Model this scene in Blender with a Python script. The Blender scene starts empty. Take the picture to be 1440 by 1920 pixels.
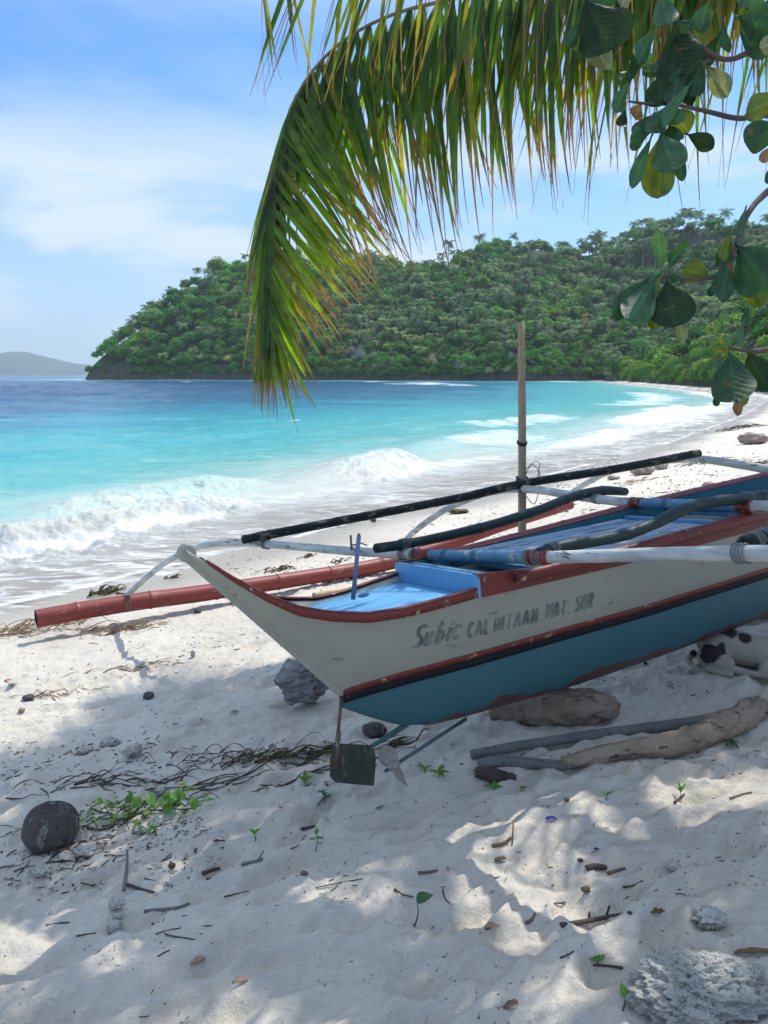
import bpy, bmesh, math, random
import numpy as np
from mathutils import Vector, Matrix, noise as mnoise
random.seed(7); rng = np.random.default_rng(11)
R = math.radians
scn = bpy.context.scene
COL = scn.collection

# ---------------------------------------------------------------- camera
F = 1442.0; HORIZON = 703; PITCH = math.atan((960-HORIZON)/F); CAMZ = 1.6
cam = bpy.data.cameras.new('camera'); camo = bpy.data.objects.new('camera', cam); COL.objects.link(camo)
camo.location = (0, 0, CAMZ); camo.rotation_euler = (math.pi/2-PITCH, 0, 0)
cam.sensor_fit = 'VERTICAL'; cam.sensor_height = 34.6; cam.lens = F/1920*34.6
cam.clip_start = 0.05; cam.clip_end = 40000
scn.camera = camo
scn.render.resolution_x = 768; scn.render.resolution_y = 1024
# ---------------------------------------------------------------- light
SUN_AZ, SUN_EL = R(38), R(57)       # azimuth measured from +Y towards +X
S = np.array([math.sin(SUN_AZ)*math.cos(SUN_EL), math.cos(SUN_AZ)*math.cos(SUN_EL), math.sin(SUN_EL)])
sl = bpy.data.lights.new('sun', 'SUN'); sl.energy = 3.9; sl.angle = R(0.5); sl.color = (1, .95, .87)
so = bpy.data.objects.new('sun', sl); COL.objects.link(so)
so.rotation_euler = Vector(S).to_track_quat('Z', 'Y').to_euler()
w = bpy.data.worlds.new('World'); scn.world = w; w.use_nodes = True
nt = w.node_tree; nt.nodes.clear()
N = nt.nodes.new; L = nt.links.new
out = N('ShaderNodeOutputWorld'); bg = N('ShaderNodeBackground'); bg.inputs[1].default_value = 0.15
sky = N('ShaderNodeTexSky'); sky.sky_type = 'NISHITA'; sky.sun_disc = False
sky.sun_elevation = SUN_EL; sky.sun_rotation = SUN_AZ; sky.air_density = 1.35; sky.dust_density = .5; sky.ozone_density = 2.2
tc = N('ShaderNodeTexCoord'); mp = N('ShaderNodeMapping'); mp.inputs['Scale'].default_value = (2.2, 2.2, 8.5)
mp.inputs['Rotation'].default_value = (0, R(7), 0); mp.inputs['Location'].default_value = (1.35, 0.4, 0.62)
nz = N('ShaderNodeTexNoise'); nz.inputs['Scale'].default_value = 1.1; nz.inputs['Detail'].default_value = 8; nz.inputs['Roughness'].default_value = .52; nz.inputs['Distortion'].default_value = .25
L(tc.outputs['Generated'], mp.inputs[0]); L(mp.outputs[0], nz.inputs['Vector'])
rp = N('ShaderNodeMapRange'); rp.inputs['From Min'].default_value = .40; rp.inputs['From Max'].default_value = .62; rp.interpolation_type = 'SMOOTHSTEP'
sx = N('ShaderNodeSeparateXYZ'); L(tc.outputs['Generated'], sx.inputs[0])
band = N('ShaderNodeValToRGB'); L(sx.outputs[2], band.inputs[0])       # cloud cover by altitude: thick low bank, thin wisps above, unseen cover added overhead
cr = band.color_ramp; cr.elements[0].position = 0; cr.elements[0].color = (.40,)*3+(1,); cr.elements[1].position = .62; cr.elements[1].color = (.2,)*3+(1,)
for p, v in ((.06, .6), (.13, .92), (.22, .85), (.29, .36), (.36, .14)):
    e = cr.elements.new(p); e.color = (v, v, v, 1)
cr.elements[-1].color = (1, 1, 1, 1); e = cr.elements.new(.42); e.color = (.5, .5, .5, 1)  # heavy cover added overhead, out of view, as fill light
mm = N('ShaderNodeMath'); mm.operation = 'MULTIPLY'; L(nz.outputs[0], rp.inputs[0]); L(rp.outputs[0], mm.inputs[0]); L(band.outputs[0], mm.inputs[1])
hz = N('ShaderNodeMapRange'); hz.inputs['From Min'].default_value = 0.0; hz.inputs['From Max'].default_value = .3; hz.inputs['To Min'].default_value = .7; hz.inputs['To Max'].default_value = 0.0; L(sx.outputs[2], hz.inputs[0])
mx0 = N('ShaderNodeMath'); mx0.operation = 'MAXIMUM'; ad = N('ShaderNodeMath'); ad.operation = 'ADD'; ad.use_clamp = True
L(mm.outputs[0], ad.inputs[0]); L(hz.outputs[0], ad.inputs[1])
gm = N('ShaderNodeMix'); gm.data_type = 'RGBA'; gm.blend_type = 'MULTIPLY'; gm.inputs[0].default_value = 1; gm.inputs[7].default_value = (.29, .575, .98, 1)
L(sky.outputs[0], gm.inputs[6])
mix = N('ShaderNodeMix'); mix.data_type = 'RGBA'; mix.inputs[7].default_value = (4.3, 5.1, 6.2, 1)
cb = N('ShaderNodeMapRange'); cb.inputs['From Min'].default_value = .40; cb.inputs['From Max'].default_value = .75; cb.inputs['To Min'].default_value = 1; cb.inputs['To Max'].default_value = 1.5; L(sx.outputs[2], cb.inputs[0])   # unseen overhead cloud, added and brightened to fill the shade
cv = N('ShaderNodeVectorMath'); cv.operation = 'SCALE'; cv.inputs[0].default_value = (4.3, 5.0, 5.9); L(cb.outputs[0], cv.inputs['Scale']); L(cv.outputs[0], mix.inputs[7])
ov = N('ShaderNodeMapRange'); ov.inputs['From Min'].default_value = .42; ov.inputs['From Max'].default_value = .7; ov.inputs['To Max'].default_value = .5; L(sx.outputs[2], ov.inputs[0]); ad2 = N('ShaderNodeMath'); ad2.operation = 'MAXIMUM'; L(ad.outputs[0], ad2.inputs[0]); L(ov.outputs[0], ad2.inputs[1])  # least cover for the added overhead fill cloud
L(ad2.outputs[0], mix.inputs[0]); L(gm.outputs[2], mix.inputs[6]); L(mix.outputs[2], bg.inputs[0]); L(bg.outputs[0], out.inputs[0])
scn.view_settings.view_transform = 'Standard'; scn.view_settings.look = 'None'; scn.view_settings.gamma = 1
scn.view_settings.exposure = 0.3
scn.render.engine = 'CYCLES'
scn.cycles.max_bounces = 8; scn.cycles.transparent_max_bounces = 12; scn.cycles.volume_bounces = 0

# ---------------------------------------------------------------- pixel <-> world (photo pixels, 1440 x 1920)
Cc = np.array([0, 0, CAMZ]); cf = np.array([0, math.cos(PITCH), -math.sin(PITCH)]); cr_ = np.array([1., 0, 0]); cu = np.cross(cr_, cf)
def ray(px, py):
    return (px-720)/F*cr_-(py-960)/F*cu+cf          # unit depth along the view axis
def at(px, py, D): return Cc+ray(px, py)*D
def hit(px, py, p0, n):
    d = ray(px, py); return Cc+d*(((np.array(p0)-Cc)@n)/(d@n))
def proj(P):
    v = P-Cc; z = v@cf; return 720+F*(v@cr_)/z, 960-F*(v@cu)/z

# ---------------------------------------------------------------- numpy noise
def _h(ix, iy, s):
    n = (ix*374761393+iy*668265263+s*974634777) & 0x7fffffff
    n = ((n ^ (n >> 13))*1274126177) & 0x7fffffff
    return ((n ^ (n >> 16)) & 0xffff)/65535.0
def vn(x, y, s=0):
    x = np.asarray(x, float); y = np.asarray(y, float)
    ix = np.floor(x).astype(np.int64); iy = np.floor(y).astype(np.int64); fx = x-ix; fy = y-iy
    fx = fx*fx*fx*(fx*(fx*6-15)+10); fy = fy*fy*fy*(fy*(fy*6-15)+10)
    a = _h(ix, iy, s); b = _h(ix+1, iy, s); c = _h(ix, iy+1, s); d = _h(ix+1, iy+1, s)
    return (a+(b-a)*fx)+((c+(d-c)*fx)-(a+(b-a)*fx))*fy
def fbm(x, y, s=0, o=4, g=.5):
    t = 0; a = 1; n = 0
    for i in range(o):
        t = t+a*vn(x, y, s+i*17); n += a; a *= g; x = x*2.03+5.1; y = y*2.03+3.7
    return t/n
def sstep(a, b, x): t = np.clip((x-a)/(b-a), 0, 1); return t*t*(3-2*t)

# ---------------------------------------------------------------- shoreline
SHORE = np.array([(-6.3-.6*400, 4.7-.8*400), (-6.3-.6*60, 4.7-.8*60), (-6.28, 4.71), (-2.1, 10.2), (2.0, 15.75), (8.1, 24.2), (13.2, 32.4), (22.5, 48), (37.6, 76),
                  (50, 124), (66, 205), (88, 318), (50, 292), (-30, 345), (-90, 370), (-148, 384), (-165, 430), (-120, 640), (300, 1100)])
POLY = np.vstack([SHORE, [(3000, 1100), (3000, -3000), (-240, -3000)]])
def shore_s(x, y):
    """signed distance to the shoreline, positive on the water side"""
    x = np.asarray(x, float); y = np.asarray(y, float); best = np.full(x.shape, 1e18); land = np.zeros(x.shape, bool)
    for i in range(len(SHORE)-1):
        a = SHORE[i]; b = SHORE[i+1]; ab = b-a
        t = np.clip(((x-a[0])*ab[0]+(y-a[1])*ab[1])/(ab@ab), 0, 1); best = np.minimum(best, (x-(a[0]+t*ab[0]))**2+(y-(a[1]+t*ab[1]))**2)
    for i in range(len(POLY)):
        a = POLY[i]; b = POLY[(i+1) % len(POLY)]
        if a[1] == b[1]: continue
        c = ((a[1] > y) != (b[1] > y)) & (x < (b[0]-a[0])*(y-a[1])/(b[1]-a[1])+a[0]); land ^= c
    return np.sqrt(best)*np.where(land, -1, 1)
rs = random.Random(3)
FEET = []
for i in range(480):
    r = 1.5+rs.random()**1.3*6.5; a = R(rs.uniform(-32, 34))
    FEET.append((r*math.sin(a), r*math.cos(a), rs.uniform(-.5, .5)+.6, rs.uniform(.07, .13), rs.uniform(.035, .06), rs.uniform(.014, .034)))
def gz(x, y):
    x = np.asarray(x, float); y = np.asarray(y, float)
    q = -shore_s(x, y)
    z = np.where(q < 8, -.8+.1*q, .05*(q-8)); z = np.where(q > 30, 1.1, z)
    z = np.where(q < -1, -.8-.1+.07*(q+1), z); z = np.maximum(z, -6)
    u = .45*x+.89*y; v = -.89*x+.45*y; r = np.hypot(x, y)
    u2 = .9*x+.43*y; v2 = -.43*x+.9*y
    am = sstep(-.3, 3.5, q)*(1-.5*sstep(9, 40, r))
    d = (fbm(u2/.75, v2/.33, 1, 3)-.5)*.055+(vn(u/1.7, v/1.2, 5)-.5)*.06
    d += -np.abs(fbm(u2/.26, v2/.11, 9, 3)-.5)*.060-np.abs(vn(u2/.11+3, v2/.055, 15)-.5)*.022-np.abs(vn(x/.06, y/.05, 16)-.5)*.010
    d += (vn(u2/.085, v2/.05, 21)-.5)*.016+(vn(x/.035, y/.03, 31)-.5)*.008
    z = z+d*am
    for fx, fy, fa, fl, fw, fd in FEET:
        m = (np.abs(x-fx) < .35) & (np.abs(y-fy) < .35)
        if x.ndim == 0:
            if not m: continue
        elif not m.any(): continue
        dx = x-fx; dy = y-fy; a = dx*math.cos(fa)+dy*math.sin(fa); b = -dx*math.sin(fa)+dy*math.cos(fa)
        e = (a/fl)**2+(b/fw)**2
        z = z+np.where(m, -fd*np.exp(-e**1.5)+.35*fd*np.exp(-((np.sqrt(e)-1.55)/.35)**2), 0)
    return z
def gpx(px, py):
    d = ray(px, py); t = 1.0
    lo, hi = .8, 400.
    P = None; t = .8; st = .05
    while t < 400:
        P = Cc+d*t
        if P[2] < float(gz(P[0], P[1])): break
        t += st; st *= 1.03
    a, b = t-st, t
    for _ in range(14):
        m = (a+b)/2; P = Cc+d*m
        if P[2] < float(gz(P[0], P[1])): b = m
        else: a = m
    return Cc+d*b

# ---------------------------------------------------------------- materials
def new_mat(name):
    m = bpy.data.materials.new(name); m.use_nodes = True; m.node_tree.nodes.clear(); return m, m.node_tree
def rgba(c): return (c[0], c[1], c[2], 1)
MATS = {}
def paint(name, base, alt=None, amt=.45, scale=9, rough=.55, chip=None, chipamt=.60, chipscale=30, stretch=(1, 1, 1), bump=.15, bscale=60, spec=.4, transl=0, attr=None, coord='Object', bdist=.004):
    if name in MATS: return MATS[name]
    m, t = new_mat(name); n = t.nodes.new; l = t.links.new
    o = n('ShaderNodeOutputMaterial'); b = n('ShaderNodeBsdfPrincipled'); b.inputs['Roughness'].default_value = rough; b.inputs['Specular IOR Level'].default_value = spec
    tc = n('ShaderNodeTexCoord'); mp = n('ShaderNodeMapping'); mp.inputs['Scale'].default_value = stretch; l(tc.outputs[coord], mp.inputs[0])
    z = n('ShaderNodeTexNoise'); z.inputs['Scale'].default_value = scale; z.inputs['Detail'].default_value = 6; z.inputs['Roughness'].default_value = .6; l(mp.outputs[0], z.inputs['Vector'])
    mr = n('ShaderNodeMapRange'); mr.inputs['From Min'].default_value = .35; mr.inputs['From Max'].default_value = .7; mr.inputs['To Max'].default_value = 1; l(z.outputs[0], mr.inputs[0])
    ml = n('ShaderNodeMath'); ml.operation = 'MULTIPLY'; ml.inputs[1].default_value = amt*1.6; ml.use_clamp = True; l(mr.outputs[0], ml.inputs[0])
    mx = n('ShaderNodeMix'); mx.data_type = 'RGBA'; mx.inputs[6].default_value = rgba(base); mx.inputs[7].default_value = rgba(alt or [c*.6 for c in base]); l(ml.outputs[0], mx.inputs[0])
    col = mx.outputs[2]
    if chip:
        z2 = n('ShaderNodeTexNoise'); z2.inputs['Scale'].default_value = chipscale; z2.inputs['Detail'].default_value = 8; z2.inputs['Roughness'].default_value = .7; l(mp.outputs[0], z2.inputs['Vector'])
        m2 = n('ShaderNodeMapRange'); m2.inputs['From Min'].default_value = chipamt; m2.inputs['From Max'].default_value = chipamt+.03; l(z2.outputs[0], m2.inputs[0])
        x2 = n('ShaderNodeMix'); x2.data_type = 'RGBA'; x2.inputs[7].default_value = rgba(chip); l(m2.outputs[0], x2.inputs[0]); l(col, x2.inputs[6]); col = x2.outputs[2]
    if attr:
        at_ = n('ShaderNodeAttribute'); at_.attribute_name = attr
        x3 = n('ShaderNodeMix'); x3.data_type = 'RGBA'; x3.blend_type = 'MULTIPLY'; x3.inputs[0].default_value = 1; l(col, x3.inputs[6]); l(at_.outputs['Color'], x3.inputs[7]); col = x3.outputs[2]
    l(col, b.inputs['Base Color'])
    if bump:
        z3 = n('ShaderNodeTexNoise'); z3.inputs['Scale'].default_value = bscale; z3.inputs['Detail'].default_value = 5; l(mp.outputs[0], z3.inputs['Vector'])
        bp = n('ShaderNodeBump'); bp.inputs['Strength'].default_value = bump*3; bp.inputs['Distance'].default_value = bdist; l(z3.outputs[0], bp.inputs['Height']); l(bp.outputs[0], b.inputs['Normal'])
    if transl:
        tr = n('ShaderNodeBsdfTranslucent'); ms = n('ShaderNodeMixShader'); ms.inputs[0].default_value = transl
        br = n('ShaderNodeMix'); br.data_type = 'RGBA'; br.blend_type = 'MULTIPLY'; br.inputs[0].default_value = 1; br.inputs[7].default_value = (2.2, 2.0, .55, 1); l(col, br.inputs[6]); l(br.outputs[2], tr.inputs[0])
        l(b.outputs[0], ms.inputs[1]); l(tr.outputs[0], ms.inputs[2]); l(ms.outputs[0], o.inputs[0])
    else: l(b.outputs[0], o.inputs[0])
    MATS[name] = m; return m

# ---------------------------------------------------------------- mesh helpers
class MB:
    def __init__(s): s.v = []; s.f = []; s.c = []; s.uv = None
    def add(s, v, f, c=None):
        o = len(s.v); s.v += [tuple(map(float, p)) for p in v]; s.f += [tuple(i+o for i in q) for q in f]
        s.c += [c or (1, 1, 1)]*len(v) if not isinstance(c, list) else c
    def mesh(s, name, mat=None, smooth=True, attr=False):
        me = bpy.data.meshes.new(name); me.from_pydata(s.v, [], s.f)
        if mat: me.materials.append(mat)
        if smooth: me.polygons.foreach_set('use_smooth', [True]*len(me.polygons))
        if attr:
            a = me.color_attributes.new('tint', 'FLOAT_COLOR', 'POINT'); d = np.ones((len(s.v), 4), np.float32); d[:, :3] = np.array(s.c, np.float32); a.data.foreach_set('color', d.ravel())
        me.update(); return me
    def build(s, name, mat=None, parent=None, smooth=True, attr=False):
        o = bpy.data.objects.new(name, s.mesh(name, mat, smooth, attr)); COL.objects.link(o)
        if parent is not None: o.parent = parent
        return o
def tag(o, label=None, cat=None, group=None, kind=None):
    if label: o['label'] = label
    if cat: o['category'] = cat
    if group: o['group'] = group
    if kind: o['kind'] = kind
    return o
def empty(name, loc=(0, 0, 0), label=None, cat=None, group=None):
    o = bpy.data.objects.new(name, None); COL.objects.link(o); o.location = loc; o.empty_display_size = .1; return tag(o, label, cat, group)
def npmesh(name, V, Fq, mat, smooth=True, tint=None, extra=None):
    me = bpy.data.meshes.new(name); V = np.asarray(V, np.float32); Fq = np.asarray(Fq, np.int32); k = Fq.shape[1]
    me.vertices.add(len(V)); me.vertices.foreach_set('co', V.ravel())
    me.loops.add(Fq.size); me.loops.foreach_set('vertex_index', Fq.ravel())
    me.polygons.add(len(Fq)); me.polygons.foreach_set('loop_start', np.arange(0, Fq.size, k, dtype=np.int32)); 
    me.polygons.foreach_set('loop_total', np.full(len(Fq), k, np.int32))
    me.polygons.foreach_set('use_smooth', np.full(len(Fq), smooth))
    for nm, arr in ((extra or {}).items()):
        a = me.attributes.new(nm, 'FLOAT', 'POINT'); a.data.foreach_set('value', np.asarray(arr, np.float32).ravel())
    if tint is not None:
        a = me.color_attributes.new('tint', 'FLOAT_COLOR', 'POINT'); d = np.ones((len(V), 4), np.float32); d[:, :3] = tint; a.data.foreach_set('color', d.ravel())
    me.materials.append(mat); me.update(calc_edges=True); me.validate(); return me
def resample(P, n):
    P = np.array(P, float); 
    if len(P) < 3: t = np.linspace(0, 1, n)[:, None]; return P[0]*(1-t)+P[-1]*t
    k = len(P); outp = []
    d = np.r_[0, np.cumsum(np.linalg.norm(np.diff(P[:, :3], axis=0), axis=1))]; u = np.linspace(0, d[-1], n)
    for uu in u:
        i = min(max(np.searchsorted(d, uu)-1, 0), k-2); t = (uu-d[i])/max(d[i+1]-d[i], 1e-9)
        p0 = P[max(i-1, 0)]; p1 = P[i]; p2 = P[i+1]; p3 = P[min(i+2, k-1)]
        outp.append(.5*((2*p1)+(-p0+p2)*t+(2*p0-5*p1+4*p2-p3)*t*t+(-p0+3*p1-3*p2+p3)*t**3))
    return np.array(outp)
def tube(mb, P, r, seg=10, n=None, rough=0, seed=0, caps=True, flat=1.0, nodes=0, c=None):
    """P list of points, r radius or list of radii; nodes: spacing of bamboo rings"""
    P = np.array(P, float); rr = np.full(len(P), r, float) if np.isscalar(r) else np.array(r, float)
    if n or len(P) > 2:
        Q = resample(np.c_[P, rr], n or max(8, 5*(len(P)-1))); P = Q[:, :3]; rr = Q[:, 3]
    elif len(P) == 2: pass
    if nodes:
        L_ = np.linalg.norm(P[-1]-P[0]); m = max(int(L_/nodes), 1); N_ = len(P)
        P2 = []; r2 = []
        dd = np.r_[0, np.cumsum(np.linalg.norm(np.diff(P, axis=0), axis=1))]
        ks = set(np.linspace(0, dd[-1], 2+int(dd[-1]/.12)).tolist())
        rs_ = random.Random(seed)
        ring = [dd[-1]*(j+.5+rs_.uniform(-.12, .12))/m for j in range(m)]
        for x in ring: ks |= {x-.022, x-.008, x, x+.008, x+.022}
        ks = sorted(k for k in ks if 0 <= k <= dd[-1])
        P = np.array([[np.interp(k, dd, P[:, j]) for j in range(3)] for k in ks]); R0 = np.interp(ks, dd, rr)
        rr = np.array([R0[i]*(1+.10*math.exp(-min(abs(ks[i]-x) for x in ring)**2/.00008)) for i in range(len(ks))])
    k = len(P); T = np.gradient(P, axis=0); T /= np.linalg.norm(T, axis=1)[:, None]+1e-12
    up = np.array([0, 0, 1.]) if abs(T[0][2]) < .9 else np.array([1., 0, 0])
    A = np.cross(T[0], up); A /= np.linalg.norm(A); V = []
    for i in range(k):
        A = A-(A@T[i])*T[i]; A /= np.linalg.norm(A)+1e-12; B = np.cross(T[i], A)
        for j in range(seg):
            a = 2*math.pi*j/seg; q = 1
            if rough:
                p = P[i]; q = 1+rough*mnoise.noise(Vector((p[0]*7+math.cos(a)*1.2+seed, p[1]*7+math.sin(a)*1.2, p[2]*7)))+rough*.5*mnoise.noise(Vector((p[0]*25+math.cos(a)*3+seed, p[1]*25+math.sin(a)*3, p[2]*25)))
            if rough > .15: q += rough*.22*mnoise.noise(Vector((math.cos(a)*4.5+seed, math.sin(a)*4.5, i*.10)))+rough*.10*mnoise.noise(Vector((math.cos(a)*11+seed, math.sin(a)*11, i*.22)))
            V.append(P[i]+(A*math.cos(a)+B*math.sin(a)*flat)*rr[i]*q)
    Fc = [(i*seg+j, i*seg+(j+1) % seg, (i+1)*seg+(j+1) % seg, (i+1)*seg+j) for i in range(k-1) for j in range(seg)]
    if caps:
        V += [P[0], P[-1]]; a = len(V)-2
        Fc += [(a, (j+1) % seg, j) for j in range(seg)]+[(a+1, (k-1)*seg+j, (k-1)*seg+(j+1) % seg) for j in range(seg)]
    mb.add(V, Fc, c)
def box(mb, lo, hi, c=None):
    x0, y0, z0 = lo; x1, y1, z1 = hi
    mb.add([(x0, y0, z0), (x1, y0, z0), (x1, y1, z0), (x0, y1, z0), (x0, y0, z1), (x1, y0, z1), (x1, y1, z1), (x0, y1, z1)],
           [(0, 3, 2, 1), (4, 5, 6, 7), (0, 1, 5, 4), (1, 2, 6, 5), (2, 3, 7, 6), (3, 0, 4, 7)], c)
def bevel(o, wdt=.004, seg=2):
    m = o.modifiers.new('bevel', 'BEVEL'); m.width = wdt; m.segments = seg; m.limit_method = 'ANGLE'; return o
def blob(mb, c, rad, sub=3, rough=.25, sc=1.0, seed=0, col=None, rot=0, flatbase=None):
    bm = bmesh.new(); bmesh.ops.create_icosphere(bm, subdivisions=sub, radius=1)
    V = []; cr, sr = math.cos(rot), math.sin(rot)
    for v in bm.verts:
        p = v.co; q = 1+rough*mnoise.fractal(p*1.3*sc+Vector((seed*3.1, seed, 0)), .9, 2.1, 5)
        x, y, z = p.x*rad[0]*q, p.y*rad[1]*q, p.z*rad[2]*q
        V.append((c[0]+x*cr-y*sr, c[1]+x*sr+y*cr, c[2]+z))
    mb.add(V, [tuple(v.index for v in f.verts) for f in bm.faces], col); bm.free()

# ================================================================ GROUND
def polar(rads, angs, zf):
    A, Rr = np.meshgrid(angs, rads); X = Rr*np.sin(A); Y = Rr*np.cos(A); Z = zf(X, Y)
    V = np.stack([X, Y, Z], -1).reshape(-1, 3); na = len(angs); nr = len(rads)
    i = np.arange(nr-1)[:, None]*na; j = np.arange(na-1)[None]
    a = (i+j).ravel(); Fq = np.stack([a, a+na, a+na+1, a+1], -1)
    return V, Fq, X, Y
ang = np.r_[np.linspace(-180, -31, 70)[:-1], np.linspace(-31, 31, 560)[:-1], np.linspace(31, 180, 70)]
rads = np.r_[[.02, .4, .8], np.geomspace(1.1, 13, 470), np.geomspace(13.4, 60, 110), np.geomspace(62, 3000, 60)]
V, Fq, X, Y = polar(rads, R(1)*ang, gz)
ms, t = new_mat('sand'); n = t.nodes.new; l = t.links.new
o = n('ShaderNodeOutputMaterial'); b = n('ShaderNodeBsdfPrincipled'); l(b.outputs[0], o.inputs[0])
tc = n('ShaderNodeTexCoord'); wet = n('ShaderNodeAttribute'); wet.attribute_name = 'wet'
z1 = n('ShaderNodeTexNoise'); z1.inputs['Scale'].default_value = 1.3; z1.inputs['Detail'].default_value = 8; l(tc.outputs['Object'], z1.inputs['Vector'])
z2 = n('ShaderNodeTexNoise'); z2.inputs['Scale'].default_value = 170; z2.inputs['Detail'].default_value = 4; z2.inputs['Roughness'].default_value = .8; l(tc.outputs['Object'], z2.inputs['Vector'])
c1 = n('ShaderNodeMix'); c1.data_type = 'RGBA'; c1.inputs[6].default_value = (.66, .61, .52, 1); c1.inputs[7].default_value = (.57, .52, .44, 1)
mr = n('ShaderNodeMapRange'); mr.inputs['From Min'].default_value = .35; mr.inputs['From Max'].default_value = .7; l(z1.outputs[0], mr.inputs[0]); l(mr.outputs[0], c1.inputs[0])
c2 = n('ShaderNodeMix'); c2.data_type = 'RGBA'; c2.inputs[7].default_value = (.20, .185, .165, 1); mr2 = n('ShaderNodeMapRange'); mr2.inputs['From Min'].default_value = .60; mr2.inputs['From Max'].default_value = .74; mr2.inputs['To Max'].default_value = .8
l(z2.outputs[0], mr2.inputs[0]); l(mr2.outputs[0], c2.inputs[0]); l(c1.outputs[2], c2.inputs[6])
c3 = n('ShaderNodeMix'); c3.data_type = 'RGBA'; c3.inputs[7].default_value = (.40, .36, .30, 1); l(wet.outputs['Fac'], c3.inputs[0]); l(c2.outputs[2], c3.inputs[6]); l(c3.outputs[2], b.inputs['Base Color'])
rr = n('ShaderNodeMapRange'); rr.inputs['To Min'].default_value = .95; rr.inputs['To Max'].default_value = .25; l(wet.outputs['Fac'], rr.inputs[0]); l(rr.outputs[0], b.inputs['Roughness'])
b.inputs['Specular IOR Level'].default_value = .25
z4 = n('ShaderNodeTexNoise'); z4.inputs['Scale'].default_value = 28; z4.inputs['Detail'].default_value = 6; z4.inputs['Roughness'].default_value = .65; l(tc.outputs['Object'], z4.inputs['Vector'])
bp0 = n('ShaderNodeBump'); bp0.inputs['Strength'].default_value = .8; bp0.inputs['Distance'].default_value = .028; l(z4.outputs[0], bp0.inputs['Height'])
bp = n('ShaderNodeBump'); bp.inputs['Strength'].default_value = .8; bp.inputs['Distance'].default_value = .005; l(z2.outputs[0], bp.inputs['Height']); l(bp0.outputs[0], bp.inputs['Normal']); l(bp.outputs[0], b.inputs['Normal'])
sv = shore_s(V[:, 0], V[:, 1])
wetv = sstep(-1.7, -.5, sv+(.5*vn(V[:, 0]*.5, V[:, 1]*.5, 4)-.25)*1.4)
gnd = bpy.data.objects.new('beach_sand', npmesh('beach_sand', V, Fq, ms, True, extra={'wet': wetv})); COL.objects.link(gnd); tag(gnd, kind='structure')

# ================================================================ SEA
WZ = -.8
arcs = [(11.0, -9, 4.3, 2.6, .30), (16.3, .4, 4.6, 1.3, .30)]
def sea(X, Y):
    s = shore_s(X, Y); r = np.hypot(X, Y); u = .6*X+.8*Y
    z = np.zeros_like(X)
    wob = (vn(u/4.5, s*0, 3)-.5)*1.6
    def ridge(c, wd, h, lo, hi, fd=2.5):
        k = sstep(lo-fd, lo+fd, u)*(1-sstep(hi-fd, hi+fd, u)); e = s-(c+wob)
        return h*k*np.where(e > 0, np.exp(-(e/(wd*2.3))**2), np.exp(-(e/(wd*.75))**2))
    z += ridge(3.3, .42, .26, -12, 9.5, 1.5)
    z += ridge(4.9, .6, .30, 6.5, 11.3, 1.2)+ridge(4.1, .6, .36, 13.2, 17.2, 1.1)
    z += ridge(4.4, .9, .10, 10, 24)+ridge(9.5, 1.6, .16, -20, 9, 3)+ridge(6.5, 1.2, .28, 21, 30, 2)+ridge(10.5, 1.5, .26, 27, 45, 3)+ridge(5, 1.2, .3, 36, 60, 4)
    z += ridge(16, 2.5, .12, 5, 60, 5)
    am = sstep(.5, 8, s)
    z += am*((fbm(u/2.2, s/.9, 40, 3)-.5)*.13+(fbm(u/7, s/3.2, 44, 2)-.5)*.20+(fbm(X/.5, Y/.35, 47, 2)-.5)*.03*(r < 40))
    z += sstep(30, 80, s)*(fbm(X/9, Y/4, 50, 3)-.5)*.9
    z += sstep(0, 1.5, s)*(1-am)*(fbm(u/.8, s/.35, 55, 3)-.5)*.05
    br = np.exp(-((s-3.1-wob)/.9)**2)*sstep(-14, -10, u)*(1-sstep(9, 11, u))+np.exp(-((s-3.8-wob)/.8)**2)*sstep(12.5, 14, u)*(1-sstep(16.5, 18, u))+.6*np.exp(-((s-4.6-wob)/.6)**2)*sstep(6, 8, u)*(1-sstep(10, 12, u))
    z += br*((fbm(u/.35, s/.28, 62, 4, .6)-.45)*.34)
    # surf near shore: runs up as a thin uneven sheet
    z += .045*(fbm(u/2.4, s*0+1.7, 60, 3)-.45)*np.exp(-(s/1.2)**2)*3.2
    return WZ+z
ang2 = np.r_[np.linspace(-100, -28, 40)[:-1], np.linspace(-28, 28, 600)[:-1], np.linspace(28, 60, 60)]
rad2 = np.r_[np.geomspace(6.5, 45, 420), np.geomspace(45.6, 420, 210), np.geomspace(440, 30000, 40)]
V, Fq, X, Y = polar(rad2, R(1)*ang2, sea)
sv = shore_s(V[:, 0], V[:, 1]); u = .6*V[:, 0]+.8*V[:, 1]; hgt = V[:, 2]-WZ; rr_ = np.hypot(V[:, 0], V[:, 1])
fo = np.zeros(len(V)); wob = (vn(u/4.5, sv*0, 3)-.5)*1.6
def fr(c, wl, wr, lo, hi, fd, amt):
    k = sstep(lo-fd, lo+fd, u)*(1-sstep(hi-fd, hi+fd, u)); e = sv-(c+wob); return amt*k*np.where(e > 0, np.exp(-(e/wr)**2), np.exp(-(e/wl)**2))
fo = np.maximum.reduce([fr(2.9, .55, .22, -12, 9.3, 1.2, 1.10), fr(4.4, .5, .25, 7.2, 10.6, 1, .55), fr(3.6, .65, .35, 13.6, 17, .8, 1.15), fr(3.2, 1.2, .5, 9, 14, 2, .5),
    fr(6.0, 2.2, .9, 22, 29, 2, .75), fr(9.7, 2.2, .8, 31, 42, 3, .72), fr(4.2, 2.2, 1.2, 36, 60, 3, .95), fr(10, 3, 2, 60, 110, 8, .75), fr(2.4, 2, 1.5, 22, 120, 6, .75)])
fo = fo*(.45+1.0*fbm(u/1.1, sv/.45, 70, 4))
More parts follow.
